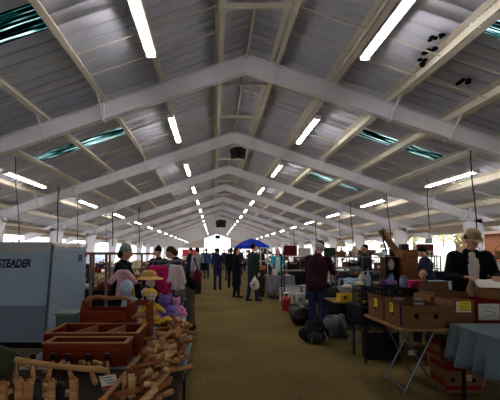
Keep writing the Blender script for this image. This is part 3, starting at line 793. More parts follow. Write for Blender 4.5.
for s in (-1, 1):
    MB().add([(s*.20-.01,-.12,0),(s*.20-.01,.12,0),(s*.20-.01,.12,.24),(s*.20-.01,.035,.34),(s*.20-.01,-.035,.34),(s*.20-.01,-.12,.24),
              (s*.20+.01,-.12,0),(s*.20+.01,.12,0),(s*.20+.01,.12,.24),(s*.20+.01,.035,.34),(s*.20+.01,-.035,.34),(s*.20+.01,-.12,.24)],
             [(0,1,2,3,4,5),(6,11,10,9,8,7)]+[(i,(i+1)%6,6+(i+1)%6,6+i) for i in range(6)]).build('end_board', cedar, t)
MB().box((0,0,.012),(.38,.24,.016)).build('bottom_board', cedar, t)
MB().tube([(-.2,0,.31),(-.17,0,.352),(-.08,0,.365),(.02,0,.352),(.12,0,.36),(.18,0,.35),(.2,0,.31)], .018, 8).build('handle', cedar2, t)
t = T('cedar_stool', 'small upright cedar stool with two tall side panels beside the tote', 'wooden stool', (-.645, 3.62, Z))
for s in (-1, 1): MB().prism([(s*.075-.01,0),(s*.075+.01,0),(s*.075+.01,.32),(s*.075-.01,.32)], -.14, .14).build('side_panel', cedar, t)
MB().box((0,0,.2),(.13,.26,.018)).build('seat', cedar2, t); MB().box((0,.1,.3),(.13,.018,.05)).build('rail', cedar, t); MB().box((0,-.12,.05),(.13,.018,.07)).build('rail', cedar, t)
t = T('storage_tub', 'dull grey green lidded tub between the trailer and the cedar tote', 'tub', (-1.33, 3.72, Z))
MB().box((0,0,.1),(.17,.22,.2)).build('body', M('tub_green', (96,112,108), .5), t, bevel=.012); MB().box((0,0,.21),(.19,.24,.02)).build('lid', M('tub_lid', (128,142,138), .5), t, bevel=.006)

# hammers with dark iron heads
m_iron = M('dark_iron', (34,33,34), .45, .6)
def hammer():
    t = T('hammer', 'proto', 'hammer', (0,0,0))
    MB().lathe([(.014,-.062),(.02,-.055),(.02,-.02),(.014,-.01),(.015,.02),(.02,.03),(.016,.055)], (0,0,.066), 12).build('iron_head', m_iron, t)
    m = MB(); m.tube([(0,.012,.07),(0,-.10,.058),(0,-.24,.048),(0,-.33,.044),(0,-.345,.042)], [.011,.012,.015,.017,.014], 10); m.build('shaft', pine, t)
    return t
h0 = hammer(); USED.pop('proto', None); first = True
r = random.Random(11)
rowA = [-1.37,-1.27,-1.15,-1.03,-.92,-.80,-.69]; rowB = [-1.13,-1.06,-1.0,-.94,-.88,-.80,-.72]
for row, Yh, nm in ((rowA, 2.585, 'behind the axe handle'),):
    for i, x in enumerate(row):
        lab = 'dark headed hammer, %s from the trailer, %s' % (ORD[i], nm)
        p = (x+.01*r.uniform(-1,1), Yh+.015*r.uniform(-1,1), Z+.0)
        if first: o = h0; first = False; o.location = p; o['label'] = lab
        else: o = dup(h0, p, lab, rz=math.atan2(-x, Yh)+r.uniform(-.12,.12))
        o['group'] = 'hammers on the front table'
for i, x in enumerate((-1.135,-1.09,-1.03,-.975,-.92,-.865,-.81,-.755,-.70)):
    t = T('wooden_stake', '%s wooden stake, %s from the trailer side in the front row' % ('dark stained' if i in (1,5,7) else 'pale upright', ORD[i]), 'wooden stake', (x, 2.02+.03*r.uniform(-1,1), Z), r.uniform(-.3,.3), 'upright stakes at the front of the hammer table')
    hh = .115+.02*r.random()
    MB().box((0,0,hh/2),(.036,.03,hh)).build('shaft', m_iron if i in (1,5,7) else pine, t, bevel=.003); MB().cone((0,0,hh-.001),(0,0,hh+.012),.016,.010,8).build('tip', m_iron if i in (1,5,7) else cedar2, t)
# axe and tag
t = T('felling_axe', 'long axe with a pale curved handle and olive sheathed head lying over the hammers', 'axe', (-1.22, 2.37, Z+.12))
pts = [(.06,0,.02),(.18,-.0,-.0),(.32,-.01,-.018),(.46,-.01,-.03),(.56,-.01,-.034),(.60,-.01,-.045)]
m = MB(); m.tube(pts, [.017,.017,.016,.017,.019,.015], 10); m.build('handle', wood('axe_ash', (168,126,76), (206,166,110), 3), t)
m = MB(); m.add([(-.09,-.04,-.10),(.05,-.022,-.05),(.06,-.022,.07),(-.04,-.03,.10),(-.13,-.012,.06),(-.15,-.012,-.09),(-.09,.04,-.10),(.05,.022,-.05),(.06,.022,.07),(-.04,.03,.10),(-.13,.012,.06),(-.15,.012,-.09)],
   [(0,1,2,3,4,5),(6,11,10,9,8,7)]+[(i,(i+1)%6,6+(i+1)%6,6+i) for i in range(6)]); m.build('sheath', M('olive_sheath', (62,66,44), .8), t, bevel=.006)
t = T('price_card', 'white price card with red lower edge propped at the end of the axe handle', 'card', (-.575, 2.24, Z+.05), 0, None, (R(40), 0, R(34)))
MB().box((0,.004,0),(.092,.08,.004)).build('card', m_paper, t); MB().box((0,-.028,.0025),(.09,.016,.002)).build('red_band', M('tag_red',(168,40,44),.7), t)
for q in range(3): MB().box((-.01+.008*q,.03-.018*q,.0028),(.06-.01*q,.004,.001)).build('scribble', m_ink, t)
# loose turned handles heaped along the aisle edge
def handle_proto(kind):
    if kind == 0: return MB().tube([(0,-.13,0),(0,-.125,0),(0,-.05,.004),(0,.05,0),(0,.11,.004),(0,.125,.004)], [.012,.018,.016,.013,.018,.014], 9).mesh('turned_handle', pine)
    if kind == 1: return MB().prism([(-.016,-.012),(.016,-.012),(.016,.012),(-.016,.012)], -.07, .07).mesh('turned_handle', wood('block_wood', (164,120,76), (222,182,132), 4))
    return MB().tube([(-.02,-.13,0),(0,-.07,.006),(.01,0,0),(0,.08,-.004),(-.03,.14,.0)], [.012,.016,.015,.015,.012], 8).mesh('turned_handle', wood('amber_wood', (104,58,28), (150,94,52), 4))
hm = [handle_proto(i) for i in range(3)]
t = T('edge_rail', 'long pale wooden rail laid along the heap of loose handles', 'wooden rail', (0,0,0))
m = MB().bar((-.53, 1.80, Z+.035), (-.455, 3.66, Z+.035), .03, .07); o = m.build('rail', pine, t)
n = 0
for layer in range(5):
    for i in range(44-layer*5):
        y = r.uniform(1.80, 3.72); f = (y-1.8)/1.95
        xl, xr = -.475+.045*f+.012*layer, -.225-.014*layer
        x = r.uniform(xl, xr)
        zz = Z+.02+.03*layer
        k = r.choice((0,1,1,2,2)); n += 1
        o = bpy.data.objects.new('turned_handle', hm[k]); COL.objects.link(o)
        o.location = (x, y, zz+.012); o.rotation_euler = (r.uniform(-.4,.4)*(1 if layer else .15), r.uniform(-.6,.6), -R(12)+r.uniform(-.75,.75))
        tag(o, 'pale turned wooden handle or block tumbled in the loose heap at the table edge', 'wooden handle', 'loose wooden handles heaped at the table edge')

for i in range(34):
    x = r.uniform(-1.35,-.72); y = r.choice((2.62, 2.60, 2.16, 2.12, 2.2, 1.92))+r.uniform(-.02,.02)
    o = bpy.data.objects.new('wood_block', hm[1]); COL.objects.link(o); o.location = (x, y, Z+.02+r.choice((0,.03)) ); o.rotation_euler = (r.uniform(-.1,.1), 0, r.uniform(0,3)); o.scale = (.8,.55,.9)
    tag(o, 'short pale offcut block lying among the hammers', 'wooden block', 'offcut blocks among the hammers')
# ------------------------------------------------------------------ left: doll table
plain_table('table of cloth dolls with a white cloth, between the cedar ware and the coat rack', -1.42, -.38, 4.06, 5.3, TZ)
cloth('white cloth on the doll table hanging to one side', -1.42, -.38, 4.06, 5.3, TZ, .10, M('cloth_white', (188,186,190), .9, var=.04), amp=.004, seed=8, waves=6)
m_face = M('doll_face', (212,190,178), .8, var=.04)
def doll(label, loc, rz, dress, h=.42, hat=None, hatm=None, hair=None, face=None, rot=None):
    t = T('cloth_doll', label, 'doll', loc, rz, None, rot); k = h/.42
    m = MB(); m.lathe([(.12,0),(.125,.02),(.10,.10),(.065,.20),(.055,.25),(.035,.275)], (0,0,0), 18)
    for s in (-1,1): m.cap((s*.05,0,.24),(s*.14,-.05,.17),.032,.026)
    m.xf(Matrix.Scale(k,4)); remesh(m, 'dress', dress, .009, t, 2)
    m = MB(); m.ell((0,0,.335),(.062,.058,.068),14,10)
    m.cap((0,0,.26),(0,0,.3),.025)
    for s in (-1,1): MB().ell((s*.155*k,-.058*k,.16*k),(.022*k,.02*k,.022*k),8,6).build('hand', face or m_face, t)
    m.xf(Matrix.Scale(k,4)).build('body', face or m_face, t)
    for s in (-1,1): MB().ell((s*.022*k,-.056*k,.345*k),(.007*k,.005*k,.008*k),8,5).build('eye', m_blk, t)
    if hair is not None:
        m = MB(); m.ell((0,.014,.345),(.07,.062,.072),14,10)
        for s in (-1,1): m.cap((s*.06,0,.33),(s*.075,-.01,.25),.022,.016)
        m.xf(Matrix.Scale(k,4)).build('hair', hair, t)
    if hat == 'brim':
        MB().lathe([(.15,.375),(.155,.38),(.085,.405),(.072,.45),(.045,.468),(.0,.47)], (0,.01,0), 20).xf(Matrix.Scale(k,4)).build('hat', hatm, t)
    if hat == 'bonnet':
        m = MB(); m.ell((0,.028,.35),(.085,.07,.085),14,10); m.xf(Matrix.Scale(k,4)).build('bonnet', hatm, t)
    return t
m_straw = wood('straw', (170,128,72), (214,176,112), 8, .8)
ZD = TZ+.012
doll('cloth doll in a dark green dress wearing a wide straw hat', (-.775, 4.86, ZD), R(40), M('doll_green', (34,42,34), .9), .49, 'brim', m_straw, M('doll_hair_black', (30,26,26), .9))
doll('cloth doll in a pale blue ruffled dress beside the straw hat doll', (-.97, 4.60, ZD), R(140), M('doll_pale_blue', (176,192,214), .9), .44, 'bonnet', M('doll_pale_blue', (176,192,214), .9), M('doll_hair_fair', (170,136,96), .9))
doll('pale faced cloth doll with white dress behind the yellow bonnet', (-.76, 4.50, ZD), R(20), M('doll_white', (196,190,192), .9), .40, None, None, M('doll_hair_black', (30,26,26), .9))
doll('cloth doll in a yellow dress and yellow bonnet at the front corner', (-.665, 4.27, ZD), R(14), M('doll_yellow', (214,182,64), .9), .37, 'bonnet', M('doll_yellow', (214,182,64), .9), M('doll_hair_black', (30,26,26), .9))
def plush(label, loc, rz, mt, s=1., belly=None):
    t = T('plush_toy', label, 'plush toy', loc, rz)
    m = MB(); m.ell((0,0,.09),(.085,.075,.09),14,10); m.ell((0,-.01,.215),(.065,.06,.06),14,10)
    for q in (-1,1):
        m.ell((q*.052,.0,.268),(.025,.015,.028),10,8); m.cap((q*.07,-.02,.13),(q*.10,-.08,.08),.03,.028); m.cap((q*.05,-.05,.04),(q*.08,-.14,.035),.038,.034)
    m.ell((0,-.06,.2),(.03,.025,.024),10,8)
    m.xf(Matrix.Scale(s,4)); remesh(m, 'body', mt, .008, t, 1)
    for q in (-1,1): MB().ell((q*.024*s,-.066*s,.232*s),(.007*s,.006*s,.008*s),8,5).build('eye', m_blk, t)
    return t
plush('purple plush bear leaning among the dolls', (-.545, 4.55, ZD), R(10), M('plush_purple', (124,98,178), .95), 1.05)
plush('lavender plush rabbit sitting at the aisle corner of the doll table', (-.44, 4.38, ZD), R(25), M('plush_lavender', (136,118,196), .95), .66)
plush('pink plush bear at the aisle edge behind the lavender rabbit', (-.45, 4.84, ZD), R(35), M('plush_pink', (206,140,176), .95), .8)
o = g_fold('yellow skirt cloth spilling toward the aisle below the yellow bonnet doll', (-.53, 4.22, ZD), -.5, 'yellow', .72)
def garment(name, label, loc, rz, mt, h=.40, w=.24, sleeve=.5, spread=.35, group=None, hanger=True):
    t = T(name, label, 'clothing', loc, rz, group)                # hangs down from z = 0
    m = MB()
    n = 7
    for i in range(n):
        f = i/(n-1); x = (f-.5)
        m.cone((x*w*.62, 0, -.05), (x*w*1.05, .03*math.sin(i*2.3), -h), w*.13, w*.16, 8)
    m.cap((-w*.34, 0, -.055), (w*.34, 0, -.055), .03)
    for s in (-1, 1): m.cap((s*w*.36, 0, -.06), (s*(w*.36+spread*sleeve*h), -.02, -.06-sleeve*h), .034, .04)
    m.v = [(x, y*.8, z) for x, y, z in m.v]
    remesh(m, 'fabric', mt, .011, t, 2)
    if hanger:
        MB().tube([(0,0,-.03),(0,0,.01),(.012,0,.025),(.02,0,.012)], .004, 6).build('hanger', m_steel, t)
    return t
t_ = garment('childs_dress', 'pale pink dress with outspread sleeves held up on a stand before the vendor', (-1.16, 5.16, 1.30), 0, M('dress_pink', (214,168,184), .9), .40, .15, .30, .85, None, False)
MB().cone((0,.05,-1.30+ZD),(0,.05,-.03),.012,.012,8).build('stand_pole', m_steel, t_); MB().box((0,.05,-1.30+ZD+.008),(.16,.12,.016)).build('stand_foot', m_steel, t_); MB().cone((0,.05,-.05),(0,0,-.05),.01,.01,6).build('stand_peg', m_steel, t_)
# coat rack on a black draped table
plain_table('table under a black floor length cloth below the small coats', -1.0, -.44, 5.42, 7.2, TZ)
cloth('black floor length cloth on the coat table', -1.0, -.44, 5.42, 7.2, TZ, .69, m_dark, amp=.022, seed=5)
ZC = TZ+.012
def rack(label, y, x0, x1, zt):
    t = T('garment_rack', label, 'clothes rack', (0, y, ZC))
    for x in (x0, x1):
        MB().cone((x,0,0),(x,0,zt-ZC),.012,.012,8).build('upright', m_steel, t); MB().box((x,0,.01),(.03,.3,.02)).build('foot_bar', m_steel, t)
    MB().cone((x0,0,zt-ZC),(x1,0,zt-ZC),.012,.012,8).build('rail', m_steel, t)
    return t
rack('low steel clothes rack carrying the magenta and white small coats', 5.85, -.97, -.46, 1.36)
garment('childs_coat', 'magenta childs coat hanging on the low rack', (-.80, 5.85, 1.335), 0, M('coat_magenta', (190,40,96), .9), .44, .31, .6, .18)
garment('childs_coat', 'cream white childs coat hanging beside the magenta one', (-.545, 5.85, 1.335), 0, M('coat_white', (212,198,196), .9), .38, .19, .55, .22)
rack('second low clothes rack behind the bright coats', 6.45, -.97, -.46, 1.36)
for i, (x, c) in enumerate(((-.88,'dark blue'),(-.77,'grey'),(-.66,'pale blue'),(-.55,'dark red'))):
    garment('childs_coat', '%s childs coat hanging on the second rack' % c, (x, 6.45, 1.335), R(70), pm(c, .9), .42, .22, .6, .25)
g_fold('purple folded trousers under the magenta coat', (-.82, 5.65, ZC), .1, 'purple', .8); g_fold('dark blue folded jeans under the white coat', (-.57, 5.65, ZC), .1, 'dark blue', .7)

# ------------------------------------------------------------------ left: farther stalls
wrail = wood('grey_wood_rail', (86,66,56), (124,100,84), 3)
def rail_frame(label, x0, x1, y, z, n):
    t = T('wooden_display_rail', label, 'display rail', (0, y, 0))
    MB().box(((x0+x1)/2, 0, z), (x1-x0, .06, .05)).build('top_rail', wrail, t)
    for i in range(n):
        x = x0+.03+(x1-x0-.06)*i/(n-1); MB().box((x, 0, z/2-.012), (.045, .045, z-.026)).build('post', wrail, t)
    return t
rail_frame('brown wooden display rail behind the trailer beside the vendor in the knit hat', -2.75, -1.78, 7.9, 1.47, 4)
rail_frame('brown wooden display rail farther along behind the coat racks', -2.9, -1.3, 9.6, 1.46, 5)
plain_table('dark draped goods table behind the trailer', -2.8, -1.8, 8.1, 8.75, TZ); cloth('dark cloth hanging from the goods table behind the trailer', -2.8, -1.8, 8.1, 8.75, TZ, .66, m_dark, seed=3)
fill(-2.8, -1.8, 8.1, 8.75, TZ+.012, 'the dark table behind the trailer', 21, [1,2,3,9,13,16], .25, .3)
# the far left row of tables
lt_ = [(-2.7,-1.15,10.6),(-2.6,-1.2,12.6),(-2.6,-1.1,14.8),(-2.8,-1.2,17.2),(-2.9,-1.3,19.8),(-3.0,-1.4,22.6),(-3.0,-1.5,26)]
for i, (x0, x1, y) in enumerate(lt_):
    d = '%s left stall' % ORD[i]
    plain_table('brown table of the '+d+' past the coat racks', x0, x1, y, y+.75, TZ, m_ply)
    cloth('%s cloth on the %s' % (('dark','grey','dark','blue grey')[i%4], d), x0, x1, y, y+.75, TZ, .6, (m_dark, M('cloth_grey', (112,114,124), .9), m_dark, M('cloth_bluegrey', (78,90,112), .9))[i%4], seed=30+i)
    fill(x0, x1, y, y+.75, TZ+.012, 'the '+d, 40+i, None, .36, .36, PI/2 if i % 2 else 0)
for i, y in enumerate((9.4, 12.2, 15, 18.4, 22)):
    d = '%s outer left table' % ORD[i]
    plain_table('plain '+d+' by the columns', -5.6, -3.8, y, y+.8, TZ); fill(-5.6, -3.8, y, y+.8, TZ, 'the '+d, 60+i, None, .42, .4, 0, .15, 1., 1.4)

# ------------------------------------------------------------------ people on the left and in the aisle
c_blk = M('jacket_black', (18,18,23), .85); c_navy = M('jacket_navy', (32,38,62), .85); c_jean = M('jeans', (36,46,74), .9, scale=30); c_char = M('trousers_charcoal', (36,36,42), .9)
c_shoe = M('shoe_dark', (24,22,22), .6); c_tan = M('trousers_tan', (84,70,54), .9); c_den = M('denim_blue', (58,82,124), .9); h_br = M('hair_brown', (62,42,30), .8); h_dk = M('hair_dark', (26,22,22), .7); h_gr = M('hair_grey', (150,142,134), .8); h_bl = M('hair_fair', (150,120,84), .8)
DOWN = (((-.16,.02,-1),(.02,.22,-1)), ((.16,.02,-1),(-.02,.22,-1)))
FWD = (((-.2,.35,-1),(.15,1,-.05)), ((.2,.35,-1),(-.15,1,-.05)))
ONEUP = (((-.16,.02,-1),(.02,.22,-1)), ((.2,.3,-1),(-.3,1,.1)))
person('woman in a grey green knit hat and black jacket standing behind the pink dress', -1.46, 6.25, R(-98), 1.60, .12, c_blk, c_char, c_shoe, h_dk, .06, M('knit_grey_green', (112,128,124), .95), 'knit', FWD, (.15, 0), vox=.009, eyes=True)
person('stooping person in black jacket with brown hair bending over the coats', -.44, 7.75, R(80), 1.72, .62, c_blk, c_tan, c_shoe, h_br, .05, None, None, (((-.1,.5,-1),(.1,.7,-.7)), ((.1,.5,-1),(-.1,.7,-.7))), (.2, 0))
person('person in a pale grey top and dark jeans with a black shoulder bag', -.55, 14.4, R(35), 1.66, .06, M('top_pale_grey', (150,150,158), .9), c_char, c_shoe, h_dk, .04, None, None, ONEUP, (.2,0), step=.08)
person('person in a blue denim jacket walking away up the aisle', -.4, 22.6, R(5), 1.70, 0, c_den, c_jean, c_shoe, h_br, 0, None, None, DOWN, step=.14)
person('person in a navy jacket and jeans seen from behind mid aisle', .16, 15.8, R(-12), 1.64, .04, c_navy, c_jean, c_shoe, h_dk, 0, None, None, FWD, (.1,0), step=.05)
person('dark haired woman in a long black coat turned toward the stalls', .76, 13.2, R(-80), 1.63, 0, c_blk, M('tights_black',(26,22,24),.8), c_shoe, h_dk, .12, None, None, ONEUP, (0,0), coat=.52, step=.05)
person('person in a black coat partly hidden behind the long coated woman', .74, 16.7, R(-20), 1.66, 0, c_blk, c_char, c_shoe, h_br, .05, None, None, DOWN, coat=.2)
person('man in a dark green jacket and jeans carrying a white plastic bag', 1.2, 12.3, R(-62), 1.74, .03, M('jacket_dark_green', (34,50,46), .85), c_jean, c_shoe, h_dk, 0, None, None, DOWN, (.1,0), step=.1)
person('person with a dark cap behind the second coat rack', -1.22, 9.0, R(160), 1.60, .05, c_char, c_char, c_shoe, h_dk, 0, c_blk, 'knit', FWD, (.2,0))
far = [(-1.0,17.6,R(70),1.68,c_navy,'navy coat bending at the left stalls'),(.15,25,R(10),1.72,c_blk,'black jacket far down the aisle'),(.75,21,R(-40),1.66,c_char,'charcoal jacket between the couple and the green jacket'),
       (1.7,26,R(150),1.75,c_navy,'navy jacket walking toward the camera far off'),(-.7,29,R(170),1.7,M('jacket_grey',(100,100,108),.9),'grey jacket far down the aisle'),(.9,33,R(20),1.72,M('jacket_maroon',(60,26,32),.9),'maroon jacket far down the aisle'),
       (-.05,38,R(0),1.7,M('jacket_pale',(170,168,170),.9),'pale jacket near the end doors'),(1.6,42,R(90),1.74,c_blk,'black jacket near the blue canopy'),(-1.3,35,R(60),1.66,c_den,'blue top by the red banner'),(2.2,18.4,R(-70),1.70,c_char,'charcoal jacket by the white rack')]
for i, (x, y, yw, h, mt, txt) in enumerate(far):
    person('small distant person in a '+txt, x, y, yw, h, .05*(i % 3), mt, (c_jean, c_char, c_tan)[i % 3], c_shoe, (h_dk, h_br, h_gr)[i % 3], 0, None, None, DOWN if i % 2 else FWD, (.1,0), vox=.015, step=.08*(i % 2))
# bags carried
def carrier(label, loc, mt, s=1., mark=None):
    t = T('shopping_bag', label, 'bag', loc)
    m = MB(); m.ell((0,0,-.30*s),(.15*s,.09*s,.17*s),14,10); m.cone((0,0,-.2*s),(0,0,-.06*s),.11*s,.03*s,12); m.v = [(x+.008*math.sin(30*z), y+.008*math.sin(24*x), z) for x,y,z in m.v]
    remesh(m, 'sack', mt, .012, t, 1); MB().tube([(-.05*s,0,-.14*s),(-.02,0,-.02),(0,0,0),(.02,0,-.02),(.05*s,0,-.14*s)], .006, 6).build('bag_handle', mt, t)
    if mark: MB().ell((-.05*s,-.088*s,-.30*s),(.05*s,.008,.035*s),10,6).build('printed_mark', mark, t)
    return t
carrier('white plastic shopping bag with a red mark held by the man in dark green', (1.24, 12.07, .80), M('bag_white', (206,204,206), .5), .95, M('mark_red', (170,60,60), .6))
t = T('shoulder_bag', 'red bag hanging behind the stooping person', 'bag', (-.30, 7.5, 1.03)); m = MB(); m.ell((0,0,0),(.07,.12,.16),14,10); remesh(m, 'sack', M('bag_red', (84,18,28), .8), .014, t, 1); MB().tube([(0,-.1,.15),(-.05,-.05,.36),(-.08,.05,.36),(0,.1,.15)], .012, 6).build('strap', MATS['bag_red'], t)
t = T('shoulder_bag', 'black bag on the hip of the person in pale grey', 'bag', (-.34, 14.22, .98)); m = MB(); m.box((0,0,0),(.26,.12,.26)); remesh(m, 'sack', c_blk, .014, t, 3); MB().tube([(-.1,0,.1),(-.04,.1,.44),(.0,.12,.44),(.1,0,.1)], .012, 6).build('strap', c_blk, t)
# ------------------------------------------------------------------ right: near folding table with cardboard boxes
def scissor_table(label, x0, x1, y0, y1, z=.72, group=None, ins=.14):
    cx, cy = (x0+x1)/2, (y0+y1)/2; hx, hy = (x1-x0)/2, (y1-y0)/2
    t = T('folding_table', label, 'table', (cx, cy, 0), 0, group)
    MB().box((0, 0, z-.0125), (2*hx, 2*hy, .025)).build('tabletop', m_ply, t, bevel=.004)
    for sx in (-1, 1):
        for sy in (-1, 1):
            yy = sy*(hy-.25)
            a, b = sx*(hx-ins), sx*(hx-ins-.36)
            MB().cone((a, yy-.016, 0), (b, yy-.016, z-.025), .0105, .0105, 8).build('leg', m_steel, t)
            MB().cone((b, yy+.016, 0), (a, yy+.016, z-.025), .0105, .0105, 8).build('leg', m_steel, t)
        MB().cone((sx*(hx-ins-.01), -hy+.25, .03), (sx*(hx-ins-.01), hy-.25, .03), .009, .009, 6).build('stretcher', m_steel, t)
    return t
scissor_table('near folding table with steel scissor legs carrying the open cardboard boxes', 1.885, 3.35, 4.09, 5.06)
def open_box(name, label, x0, x1, y0, y1, z, h, mt=None, flaps='f', note=None, notes=(), holes=True, rz=0, red=False):
    mt = mt or m_card
    t = T(name, label, 'box', ((x0+x1)/2, (y0+y1)/2, z), rz); hx, hy = (x1-x0)/2, (y1-y0)/2; th = .008
    s = MB(); s.box((0,-hy+th/2,h/2),(2*hx,th,h)); s.box((0,hy-th/2,h/2),(2*hx,th,h)); s.box((-hx+th/2,0,h/2),(th,2*hy-2*th,h)); s.box((hx-th/2,0,h/2),(th,2*hy-2*th,h)); s.box((0,0,th/2),(2*hx-2*th,2*hy-2*th,th))
    s.build('shell', mt, t)
    if 'f' in flaps:
        for sx in (-1,1): MB().bar((sx*hx,0,h-.003),(sx*(hx+.02),0,h+.055),2*hy-.02,.005,(sx,0,.3)).build('flap', m_cardin, t)
    if 'b' in flaps: MB().box((0,hy+.014,h+.05),(2*hx-.02,.006,.11),(R(-14),0,0)).build('flap', m_cardin, t)
    if holes:
        for x in (-.4,.32):
            MB().cone((x*2*hx*.5,-hy-.001,h*.52),(x*2*hx*.5,-hy+.003,h*.52),.028,.028,14).build('hand_hole', M('hole_dark',(26,20,16),.9), t)
        for y in (-.0,): MB().cone((-hx-.001,y,h*.55),(-hx+.003,y,h*.55),.026,.026,14).build('hand_hole', MATS['hole_dark'], t)
    for q in notes:                                              # (face, along, z, w, h, material)
        f, a, zz, w_, h_, mm = q
        if f == 'l': o = MB().box((-hx-.004,a,zz),(.004,w_,h_)).build('note', mm, t)
        else: o = MB().box((a,-hy-.004,zz),(w_,.004,h_)).build('note', mm, t)
        sc = MB(); rr = random.Random(int(a*100)+int(zz*991))
        for i in range(3):
            zi = zz+h_*(.28-.25*i); n_ = 9; pts = []
            for k in range(n_):
                u = -w_*.36+w_*.72*k/(n_-1); dz = h_*.08*rr.uniform(-1,1)
                pts.append((-hx-.0072,a+u,zi+dz) if f == 'l' else (a+u,-hy-.0072,zi+dz))
            sc.tube(pts, .0022, 4)
        sc.build('scribble', m_ink, o)
    return t
TA = .72
b = open_box('cardboard_box', 'large brown cardboard box at the aisle corner of the near folding table', 1.925, 2.475, 4.15, 4.52, TA, .225, notes=(('l',.02,.185,.075,.10,m_yel),))
m = MB(); m.box((.02,-.1855,.15),(.26,.002,.02)); m.build('printed_line', M('print_brown',(92,66,46),.9), b)
MB().box((-.273,-.1855,.12),(.02,.003,.2)).build('blue_tape', M('tape_blue',(30,30,70),.6), b)
open_box('cardboard_box', 'second brown cardboard box right behind the aisle corner box', 1.925, 2.475, 4.58, 5.0, TA, .225, notes=(('l',-.02,.185,.08,.10,m_yel),))
open_box('cardboard_box', 'taller brown box with a yellow note on its front beside the corner box', 2.50, 2.735, 4.22, 4.62, TA, .27, flaps='', notes=(('f',.0,.205,.155,.11,m_paper),), holes=False)
t = MB()
o_ = [o for o in bpy.data.objects if o.name.startswith('cardboard_box') and o['label'].startswith('taller')][0]
n_ = MB().box((.01,-.2075,.215),(.13,.003,.10)).build('yellow_note', m_yel, o_)
sc = MB(); [sc.tube([(.01-.045+.09*k/8,-.2095,.238-.03*i+.008*math.sin(k*2.1+i)) for k in range(9)],.0025,4) for i in range(3)]; sc.build('scribble', m_ink, n_)
m_redbox = M('red_print_card', (108,26,26), .75, var=.06)
open_box('cardboard_box', 'red fronted box with a scribbled white sign on the near folding table', 2.76, 3.03, 4.24, 4.6, TA, .27, m_redbox, '', notes=(('f',0,.15,.22,.17,m_paper),), holes=False)
open_box('cardboard_box', 'brown box with white note at the far end beside the man in the cap', 3.06, 3.32, 4.34, 4.74, TA, .36, flaps='', notes=(('f',.04,.29,.16,.12,m_paper),), holes=False)
open_box('cardboard_box', 'open brown box behind the yellow note box', 2.56, 2.95, 4.66, 5.02, TA, .31, flaps='b', holes=False)
for i, (x, y, c, a) in enumerate(((2.06,4.31,'dark red',.2),(2.30,4.36,'dark blue',-.3),(2.06,4.8,'dark green',.1),(2.3,4.8,'dark red',.5))):
    o = g_book('%s book lying in the %s' % (c, ('aisle end of the corner box','far end of the corner box','aisle end of the second box','far end of the second box')[i]), (x,y,TA+.01), a, c, .95); o['group']='books in the cardboard boxes'
MB_j = [g_jar('%s jar standing in the %s' % (c, w_), (x,y,TA+.01), 0, c, .95) for x,y,c,w_ in ((2.19,4.30,'white','middle of the corner box'),(2.18,4.74,'white','middle of the second box'),(2.40,4.7,'tan','second box back corner'))]
# printed cartons under the table
for i, (z, h, x0) in enumerate(((0,.33,2.47),(.332,.22,2.42))):
    t = T('fruit_carton', ('lower red and brown fruit carton on the floor under the near table', 'upper red and brown fruit carton stacked under the near table')[i], 'box', (x0+.20, 4.48, z), R(-3))
    MB().box((0,0,h/2),(.38,.34,h)).build('shell', m_card, t, bevel=.004)
    MB().box((0,0,h*.86),(.388,.348,h*.26)).build('lid', m_redbox, t, bevel=.003)
    for x in (-.12,.1): MB().cone((x,-.171,h*.42),(x,-.1725,h*.42),.022,.022,12).build('hand_hole', MATS['hole_dark'], t)
    MB().box((-.01,-.1715,h*.18),(.36,.002,h*.14)).build('red_band', m_redbox, t); MB().box((-.191,0,h*.3),(.002,.3,h*.2)).build('red_band', m_redbox, t)
    MB().box((.02,-.1715,h*.5),(.12,.002,h*.2)).build('printed_panel', M('print_pale',(170,140,110),.8), t)
# teal cloth table
plain_table('table under the grey teal cloth at the near end', 2.38, 3.5, 3.22, 4.02, .775)
cloth('grey teal cloth hanging crumpled over the near end table', 2.38, 3.5, 3.22, 4.02, .775, .34, M('cloth_teal', (90,106,114), .8, var=.07), amp=.042, waves=4, seed=14)
t = T('hand_drill', 'black power tool lying on the grey teal cloth', 'tool', (2.78,3.72,.79), R(20))
m = MB(); m.cap((-.12,0,.045),(.06,0,.045),.036,.032); m.cone((.06,0,.045),(.15,0,.045),.02,.014,10); m.build('body', m_blk, t); MB().bar((-.08,.0,.035),(-.12,-.13,.03),.035,.04).build('handle', m_blk, t); MB().cone((.15,0,.045),(.20,0,.045),.006,.005,8).build('drill_bit', m_steel, t)
g_book('black notebook lying beside the power tool', (3.05,3.75,.789), .4, 'black', 1.)
# black crates on a dark table behind
plain_table('table under the black cloth behind the open cardboard boxes', 2.0, 3.02, 5.42, 6.0, .74); cloth('black cloth on the table behind the open cardboard boxes', 2.0, 3.02, 5.42, 6.0, .74, .24, m_dark, seed=17)
g_case('black suitcase standing on the floor under the black cloth table', (2.36,5.72,0), .05, 'black', 1.05); g_carton('brown carton on the floor under the black cloth table', (2.78,5.7,0), .1, 'brown', .95)
def crate(label, loc, c, sx=.3, sy=.36, h=.26, rz=0, solid=False):
    t = T('plastic_crate', label, 'crate', loc, rz); m = MB()
    for z, hh in ((.02,.04),(h*.38,.03),(h*.64,.03),(h-.02,.04)):
        for s in (-1,1): m.box((0,s*(sy/2-.006),z),(sx,.012,hh)); m.box((s*(sx/2-.006),0,z),(.012,sy-.02,hh))
    for s in (-1,1):
        for q in (-1,-.33,.33,1): m.box((q*(sx/2-.012),s*(sy/2-.008),h/2),(.022,.01,h-.01)); m.box((s*(sx/2-.008),q*(sy/2-.02),h/2),(.01,.022,h-.01))
    m.box((0,0,.008),(sx-.01,sy-.01,.012)); m.build('basket', c, t); return t
ZK = .752
crate('black slatted crate at the aisle end of the black cloth table', (2.18,5.72,ZK), m_blk)
